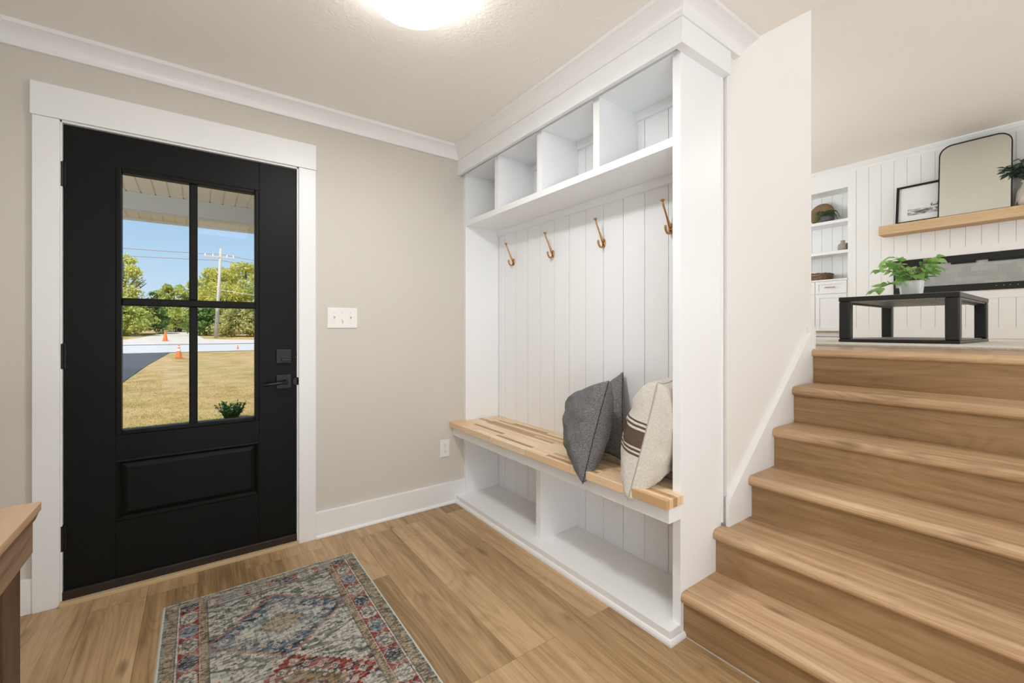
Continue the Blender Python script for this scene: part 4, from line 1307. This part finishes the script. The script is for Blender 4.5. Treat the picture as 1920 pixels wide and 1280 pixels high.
# ================================================================ outdoors
def ground_z(y):
    pr = [(2.8, -0.32), (36, -0.32), (44, -0.10), (52, 0.07), (62, 0.35), (75, 0.70), (160, 1.6)]
    for (a, za), (b, zb) in zip(pr[:-1], pr[1:]):
        if y <= b: return za + (zb - za) * (y - a) / (b - a)
    return 1.6
def strip(mb, poly, dz, nsub=14):
    """convex polygon laid on the ground profile"""
    bm = bmesh.new(); vs = [bm.verts.new((x, y, 0)) for x, y in poly]; bm.faces.new(vs)
    for yy in (36, 44, 52, 62, 75):
        bmesh.ops.bisect_plane(bm, geom=bm.verts[:] + bm.edges[:] + bm.faces[:], plane_co=(0, yy, 0), plane_no=(0, 1, 0))
    bm.verts.index_update()
    mb.add([(v.co.x, v.co.y, ground_z(v.co.y) + dz) for v in bm.verts], [tuple(v.index for v in f.verts) for f in bm.faces]); bm.free()

g = N('dry_lawn'); c = g.coord()
a = g.noise(c, 1.1, 4, 0.6); b = g.noise(c, 9, 5, 0.75); d = g.noise(g.coord((1, 0.35, 1)), 0.35, 3)
t = g.math('ADD', g.math('MULTIPLY', a, 0.5), g.math('MULTIPLY', b, 0.5))
col = g.ramp(t, [(0.34, (0.23, 0.21, 0.055)), (0.44, (0.45, 0.315, 0.12)), (0.53, (0.64, 0.44, 0.21)), (0.66, (0.76, 0.56, 0.33))])
mr = g.n('MapRange'); mr.inputs[1].default_value = 0.48; mr.inputs[2].default_value = 0.66; mr.inputs[4].default_value = 0.45; g.l(d, mr.inputs[0])
col = g.mix(mr.outputs[0], col, (0.30, 0.31, 0.08))
g.set(col, 0.95, spec=0.05); g.bump(b, 0.8, 0.08)
M['lawn'] = g.mat
mb = MB(); strip(mb, [(-70, 2.82), (70, 2.82), (90, 160), (-90, 160)], 0.0)
tag(mb.build('lawn', M['lawn'], origin=(0, 10, -0.32), recalc=False), kind='structure')
M['asphalt'] = paint('asphalt', (0.075, 0.080, 0.088), 0.85, 0.5, 200, 0.2)
M['concrete'] = paint('pale_concrete', (0.60, 0.59, 0.575), 0.85, 0.2, 40, 0.06)
M['gravel'] = paint('pale_gravel', (0.66, 0.60, 0.54), 0.95, 0.8, 60, 0.15)
mb = MB(); strip(mb, [(-1.74, 12), (-1.74, 24), (-1.50, 36.2), (-7.5, 36.2), (-5.2, 12)], 0.02)
o = mb.build('driveway', M['asphalt'], recalc=False); tag(o, kind='structure')
mb = MB(); strip(mb, [(-70, 36), (70, 36), (70, 45.2), (-70, 45.2)], 0.03)
o = mb.build('road', M['concrete'], recalc=False); tag(o, kind='structure')
mb = MB(); strip(mb, [(-70, 45.0), (70, 45.0), (70, 45.5), (-70, 45.5)], 0.05)
tag(mb.build('road_edge', plain('dark_road_edge', (0.10, 0.10, 0.10), 0.9), recalc=False), kind='structure')
mb = MB(); strip(mb, [(-8.5, 45.5), (30, 45.5), (30, 55), (4.5, 53), (0.5, 56), (-1.0, 84), (-3.6, 84), (-5.0, 60)], 0.03)
tag(mb.build('gravel_apron', M['gravel'], recalc=False), kind='structure')

# grass blades near the porch
rs = np.random.RandomState(4); mb = MB(); vs = []; fs = []
for i in range(30000):
    y = 6.6 + 13 * rs.rand() ** 1.6; x = rs.uniform(-0.16 * y - 0.6, 0.14 * y + 0.4)
    if x < -1.7 and y > 12: continue
    h = rs.uniform(0.02, 0.045); a = rs.rand() * PI; w = 0.0045; dx, dy = math.cos(a) * w, math.sin(a) * w; lx, ly = rs.uniform(-.05, .05, 2)
    b = len(vs); z = ground_z(y)
    vs += [(x - dx, y - dy, z), (x + dx, y + dy, z), (x + lx, y + ly, z + h)]; fs.append((b, b + 1, b + 2))
mb.add(vs, fs)
gm = leafmat('grass_blade', (0.76, 0.54, 0.28), (0.36, 0.36, 0.09), 0.8, 0.3)
tag(mb.build('grass', gm, recalc=False, origin=(0, 10, -0.32)), 'short dry grass blades on the lawn', 'grass', kind='stuff')

# traffic cones
M['cone'] = plain('orange_plastic', (0.80, 0.17, 0.03), 0.5)
M['cone_white'] = plain('reflective_white_collar', (0.85, 0.85, 0.83), 0.4)
def cone(x, y, s, label, collars=True):
    z = ground_z(y) + 0.03
    root = thing('traffic_cone', (x, y, z), label, 'traffic cone', 'traffic cones by the road')
    mb = MB(); mb.box(x - 0.18 * s, x + 0.18 * s, y - 0.18 * s, y + 0.18 * s, z, z + 0.03 * s); mb.build('base', M['cone'], root, bevel=0.01)
    mb = MB(); mb.lathe([(0.14 * s, 0.03 * s), (0.13 * s, 0.06 * s), (0.03 * s, 0.69 * s), (0.02 * s, 0.71 * s)], (x, y, z), 20); mb.build('cone_body', M['cone'], root, smooth=True)
    if collars:
        for (a, b) in ((0.36, 0.48), (0.55, 0.62)):
            r = lambda h: (0.13 - 0.10 * (h - 0.06) / 0.63 + 0.004) * s
            MB().lathe([(r(a), a * s), (r(b), b * s)], (x, y, z), 20).build('reflective_collar', M['cone_white'], root)
cone(-0.84, 28.7, 1.0, 'orange traffic cone with white collars at the edge of the lawn')
cone(-2.55, 52.5, 1.45, 'plain orange traffic cone on the pale gravel across the road', False)
cone(2.37, 37.9, 0.45, 'tiny orange marker cone by the road right of the door muntin', False)

# utility pole
up = thing('utility_pole', (1.58, 58, 0.2), 'pale wooden utility pole with a crossarm across the road', 'utility pole')
M['pole'] = plain('weathered_pole_wood', (0.52, 0.49, 0.44), 0.9, bump=0.3)
MB().tube([(1.57, 58, 0.1), (2.02, 58, 10.2)], [0.20, 0.13], 12).build('pole', M['pole'], up, smooth=True)
MB().box(0.5, 3.3, 57.85, 58.0, 9.15, 9.30).build('crossarm', M['pole'], up)
for x in (0.6, 1.3, 2.6, 3.2):
    MB().tube([(x, 57.92, 9.30), (x, 57.92, 9.55)], 0.06, 8).build('insulator', M['plate'], up)
MB().tube([(0.9, 57.8, 9.1), (1.75, 57.9, 7.4)], 0.05, 6).build('brace', M['pole'], up)
MB().box(1.5, 1.72, 57.65, 57.8, 2.0, 3.2).build('riser_conduit', plain('grey_conduit', (0.25, 0.25, 0.25), 0.6), up)
M['wire'] = plain('power_cable', (0.32, 0.24, 0.22), 0.6)
M['wire2'] = plain('pale_power_cable', (0.6, 0.6, 0.6), 0.5)
for (zl, zp, zr, nm, mt_) in ((11.6, 9.55, 9.2, 'upper thin power line crossing above the road', 'wire'), (10.6, 8.9, 8.6, 'lower power line crossing above the road', 'wire'), (6.2, 5.6, 4.6, 'lowest pale cable strung right of the utility pole', 'wire2')):
    pts = [(-30 + 32 * t, 58, zl + (zp - zl) * t - 1.0 * math.sin(PI * t)) for t in np.linspace(0, 1, 14)] if zl > 7 else []
    pts += [(2 + 30 * t, 58, zp + (zr - zp) * t - 1.0 * math.sin(PI * t)) for t in np.linspace(0, 1, 12)]
    o = MB().tube(pts, 0.03, 5).build('power_line', M[mt_]); tag(o, nm, 'power line', 'power lines on the pole')

# trees
M['bark'] = plain('bark', (0.16, 0.13, 0.10), 0.9)
LM = {
 'yellow': leafmat('yellow_green_leaf', (0.40, 0.42, 0.07), (0.86, 0.80, 0.26), 0.6, 0.4),
 'green': leafmat('mid_green_leaf', (0.24, 0.32, 0.055), (0.64, 0.66, 0.22), 0.6, 0.4),
 'dark': leafmat('deep_green_leaf', (0.06, 0.13, 0.03), (0.24, 0.36, 0.09), 0.6, 0.3),
 'olive': leafmat('olive_scrub_leaf', (0.27, 0.29, 0.08), (0.64, 0.60, 0.26), 0.7, 0.3)}
def tree(name, x, y, h, w, kind, label, n=7500, ls=0.34, low=0.0, seed=1, trunk=True, airy=0.0):
    rs = np.random.RandomState(seed); z0 = ground_z(y)
    root = thing(name, (x, y, z0), label, 'tree' if h > 4 else 'shrub', 'trees across the road')
    if trunk:
        mb = MB(); mb.tube([(x, y, z0 - 0.1), (x + rs.uniform(-.3, .3), y, z0 + h * 0.4), (x + rs.uniform(-.5, .5), y, z0 + h * 0.85)], [h * 0.028, h * 0.018, h * 0.005], 8)
        for q in range(6):
            a = rs.rand() * 2 * PI; zb = z0 + h * rs.uniform(0.25, 0.6)
            mb.tube([(x, y, zb), (x + math.cos(a) * w * 0.35, y + math.sin(a) * w * 0.3, zb + h * 0.18), (x + math.cos(a) * w * 0.7, y + math.sin(a) * w * 0.6, zb + h * 0.28)], [h * .012, h * .008, h * .003], 6)
        mb.build('trunk', M['bark'], root)
    nb = 64
    cl = []
    for i in range(nb):
        a = rs.rand() * 2 * PI; t = rs.rand(); zc = low + (1 - low) * (0.12 + 0.80 * t)
        rad = w * (0.30 + 0.62 * math.sin(min(1, (1 - t) * 1.5 + 0.15) * PI / 2)) * rs.rand() ** 0.5
        cl.append((math.cos(a) * rad, math.sin(a) * rad * 0.8, zc * h, (0.20 + 0.17 * rs.rand()) * w * (1.1 - 0.45 * t)))
    mb = MB(); vs = []; fs = []
    for i in range(n):
        c = cl[rs.randint(nb)]; d = rs.normal(size=3); d /= np.linalg.norm(d); r = c[3] * (rs.rand() ** (0.35 + airy))
        if airy: r *= 1.25
        p = np.array((x + c[0], y + c[1], z0 + c[2])) + d * r * np.array((1, 1, 0.85))
        if p[2] < z0: p[2] = z0 + rs.rand() * 0.5
        u = rs.normal(size=3); u /= np.linalg.norm(u); v = np.cross(u, rs.normal(size=3)); v /= np.linalg.norm(v)
        s = ls * rs.uniform(0.6, 1.25)
        b = len(vs); vs += [tuple(p - u * s / 2), tuple(p + v * s * 0.3), tuple(p + u * s / 2), tuple(p - v * s * 0.3)]; fs.append((b, b + 1, b + 2, b + 3))
    mb.add(vs, fs); mb.build('foliage', LM[kind], root, recalc=False)
TR = [
 ('broadleaf_tree', -7.3, 70, 10.4, 3.0, 'yellow', 'tall airy yellow-green tree at the left of the door glass', dict(airy=0.35, n=7000)),
 ('broadleaf_tree', -9.2, 66, 7.0, 3.2, 'yellow', 'broad yellow-green tree at the far left edge of the glass', {}),
 ('conifer_tree', -5.1, 88, 6.8, 1.9, 'dark', 'small dark green tree in the gap between the larger trees', dict(n=3000)),
 ('broadleaf_tree', -2.9, 84, 7.6, 2.6, 'green', 'mid green tree just left of the central muntin', dict(airy=0.3)),
 ('broadleaf_tree', 0.1, 82, 8.6, 3.2, 'green', 'green tree behind the central muntin', {}),
 ('broadleaf_tree', 2.6, 72, 9.6, 3.4, 'yellow', 'big rounded yellow-green tree behind the utility pole', dict(n=8500)),
 ('broadleaf_tree', 5.2, 70, 10.6, 3.4, 'yellow', 'tallest bright yellow tree right of the utility pole', dict(n=8500, airy=0.2)),
 ('broadleaf_tree', 7.6, 66, 9.0, 3.2, 'green', 'green tree at the right edge of the door glass', {}),
 ('shrub', -6.6, 66, 3.6, 2.6, 'green', 'rounded green shrub below the tall left tree', dict(n=3600, trunk=False)),
 ('shrub', -4.7, 72, 3.8, 2.0, 'dark', 'dark green shrub at the end of the gravel lane', dict(n=3400, trunk=False)),
 ('shrub', -9.4, 60, 3.4, 2.4, 'olive', 'olive scrub at the lower left of the glass', dict(n=3400, trunk=False)),
 ('shrub', 0.9, 66, 3.6, 2.4, 'dark', 'deep green shrub left of the base of the utility pole', dict(n=3600, trunk=False)),
 ('shrub', 3.4, 62, 3.4, 2.3, 'olive', 'olive scrub right of the base of the utility pole', dict(n=3800, trunk=False)),
 ('shrub', 6.0, 61, 3.8, 2.3, 'olive', 'tangled brown-green scrub at the right of the glass', dict(n=3800, trunk=False)),
 ('shrub', -3.0, 96, 3.6, 3.2, 'dark', 'distant dark hedge at the end of the lane', dict(n=3400, trunk=False)),
]
for i, (nm, x, y, h, w, k, lb, kw) in enumerate(TR):
    tree(nm, x, y, h, w, k, lb, seed=30 + i, **kw)

# parked car far down the lane
car = thing('parked_car', (-1.75, 90, ground_z(90)), 'tiny pale car parked far down the lane', 'car')
zc = ground_z(90)
MB().prism([(-3.0, zc + 0.35), (-3.0, zc + 0.8), (-2.5, zc + 0.9), (-2.2, zc + 1.35), (-1.2, zc + 1.4), (-0.9, zc + 0.95), (-0.4, zc + 0.85), (-0.4, zc + 0.35)], 'y', 89.2, 90.9).build('car_body', plain('silver_car_paint', (0.55, 0.56, 0.58), 0.3, 0.3), car, bevel=0.05)
MB().prism([(-2.4, zc + 0.93), (-2.12, zc + 1.28), (-1.26, zc + 1.32), (-1.02, zc + 0.97)], 'y', 89.15, 90.95).build('window', M['black_metal'], car)
for x in (-2.5, -0.95):
    MB().tube([(x, 89.15, zc + 0.33), (x, 90.95, zc + 0.33)], 0.33, 16).build('wheel', M['slot'], car)

# small bush by the porch
def bush():
    rnd = random.Random(21); x, y = 0.44, 8.55; z0 = -0.32
    root = thing('young_holly_bush', (x, y, z0), 'small dark green bush on the lawn, bottom right pane of the door', 'shrub')
    sm, lf = MB(), MB()
    for q in range(46):
        a = rnd.uniform(0, 2 * PI); t = rnd.uniform(0.0, 0.75); L = rnd.uniform(0.18, 0.36)
        d = Vector((math.cos(a) * t, math.sin(a) * t, 1)).normalized()
        b = Vector((x + math.cos(a) * 0.10 * rnd.random(), y + math.sin(a) * 0.10, z0)); pts = [b, b + d * L * 0.5, b + d * L]
        sm.tube(pts, 0.004, 4)
        for k in range(22):
            p = b + d * (L * rnd.uniform(0.15, 1.0))
            leaf(lf, p, (rnd.uniform(-1, 1), rnd.uniform(-1, 1), rnd.uniform(-.2, 1)), (0, 0, 1), 0.05, 0.03, 0.2)
    sm.build('stem', M['stem'], root); lf.build('leaves', leafmat('holly_leaf', (0.05, 0.15, 0.025), (0.20, 0.42, 0.08)), root, recalc=False)
bush()

# porch: slab, roof with ribbed soffit and beam
tag(MB().box(-4, 4, 2.81, 5.7, -0.45, -0.06).build('porch_slab', M['concrete']), kind='structure')
g = N('cream_vinyl_soffit'); g.set((0.95, 0.83, 0.68), 0.5); M['soffit'] = g.mat
pr = thing('porch_roof', (0, 4.6, 2.45), 'cream ribbed porch soffit with a pale beam seen through the door', 'porch roof', kind='structure')
mb = MB(); x = -4.0
while x < 4.0:
    mb.box(x + 0.006, x + 0.099, 2.81, 6.52, 2.450, 2.47); x += 0.105
mb.box(-4, 4, 2.81, 6.52, 2.458, 2.62)
mb.build('soffit', M['soffit'], pr)
mb = MB(); mb.box(-4, 4, 5.27, 5.42, 2.29, 2.449); mb.box(-4, 4, 5.30, 5.39, 2.286, 2.29)
mb.build('beam', plain('pale_grey_beam_wrap', (0.74, 0.74, 0.70), 0.5), pr, bevel=0.004)
mb = MB(); mb.box(-4, 4, 6.52, 6.56, 2.43, 2.64); mb.build('fascia_board', M['trim'], pr)
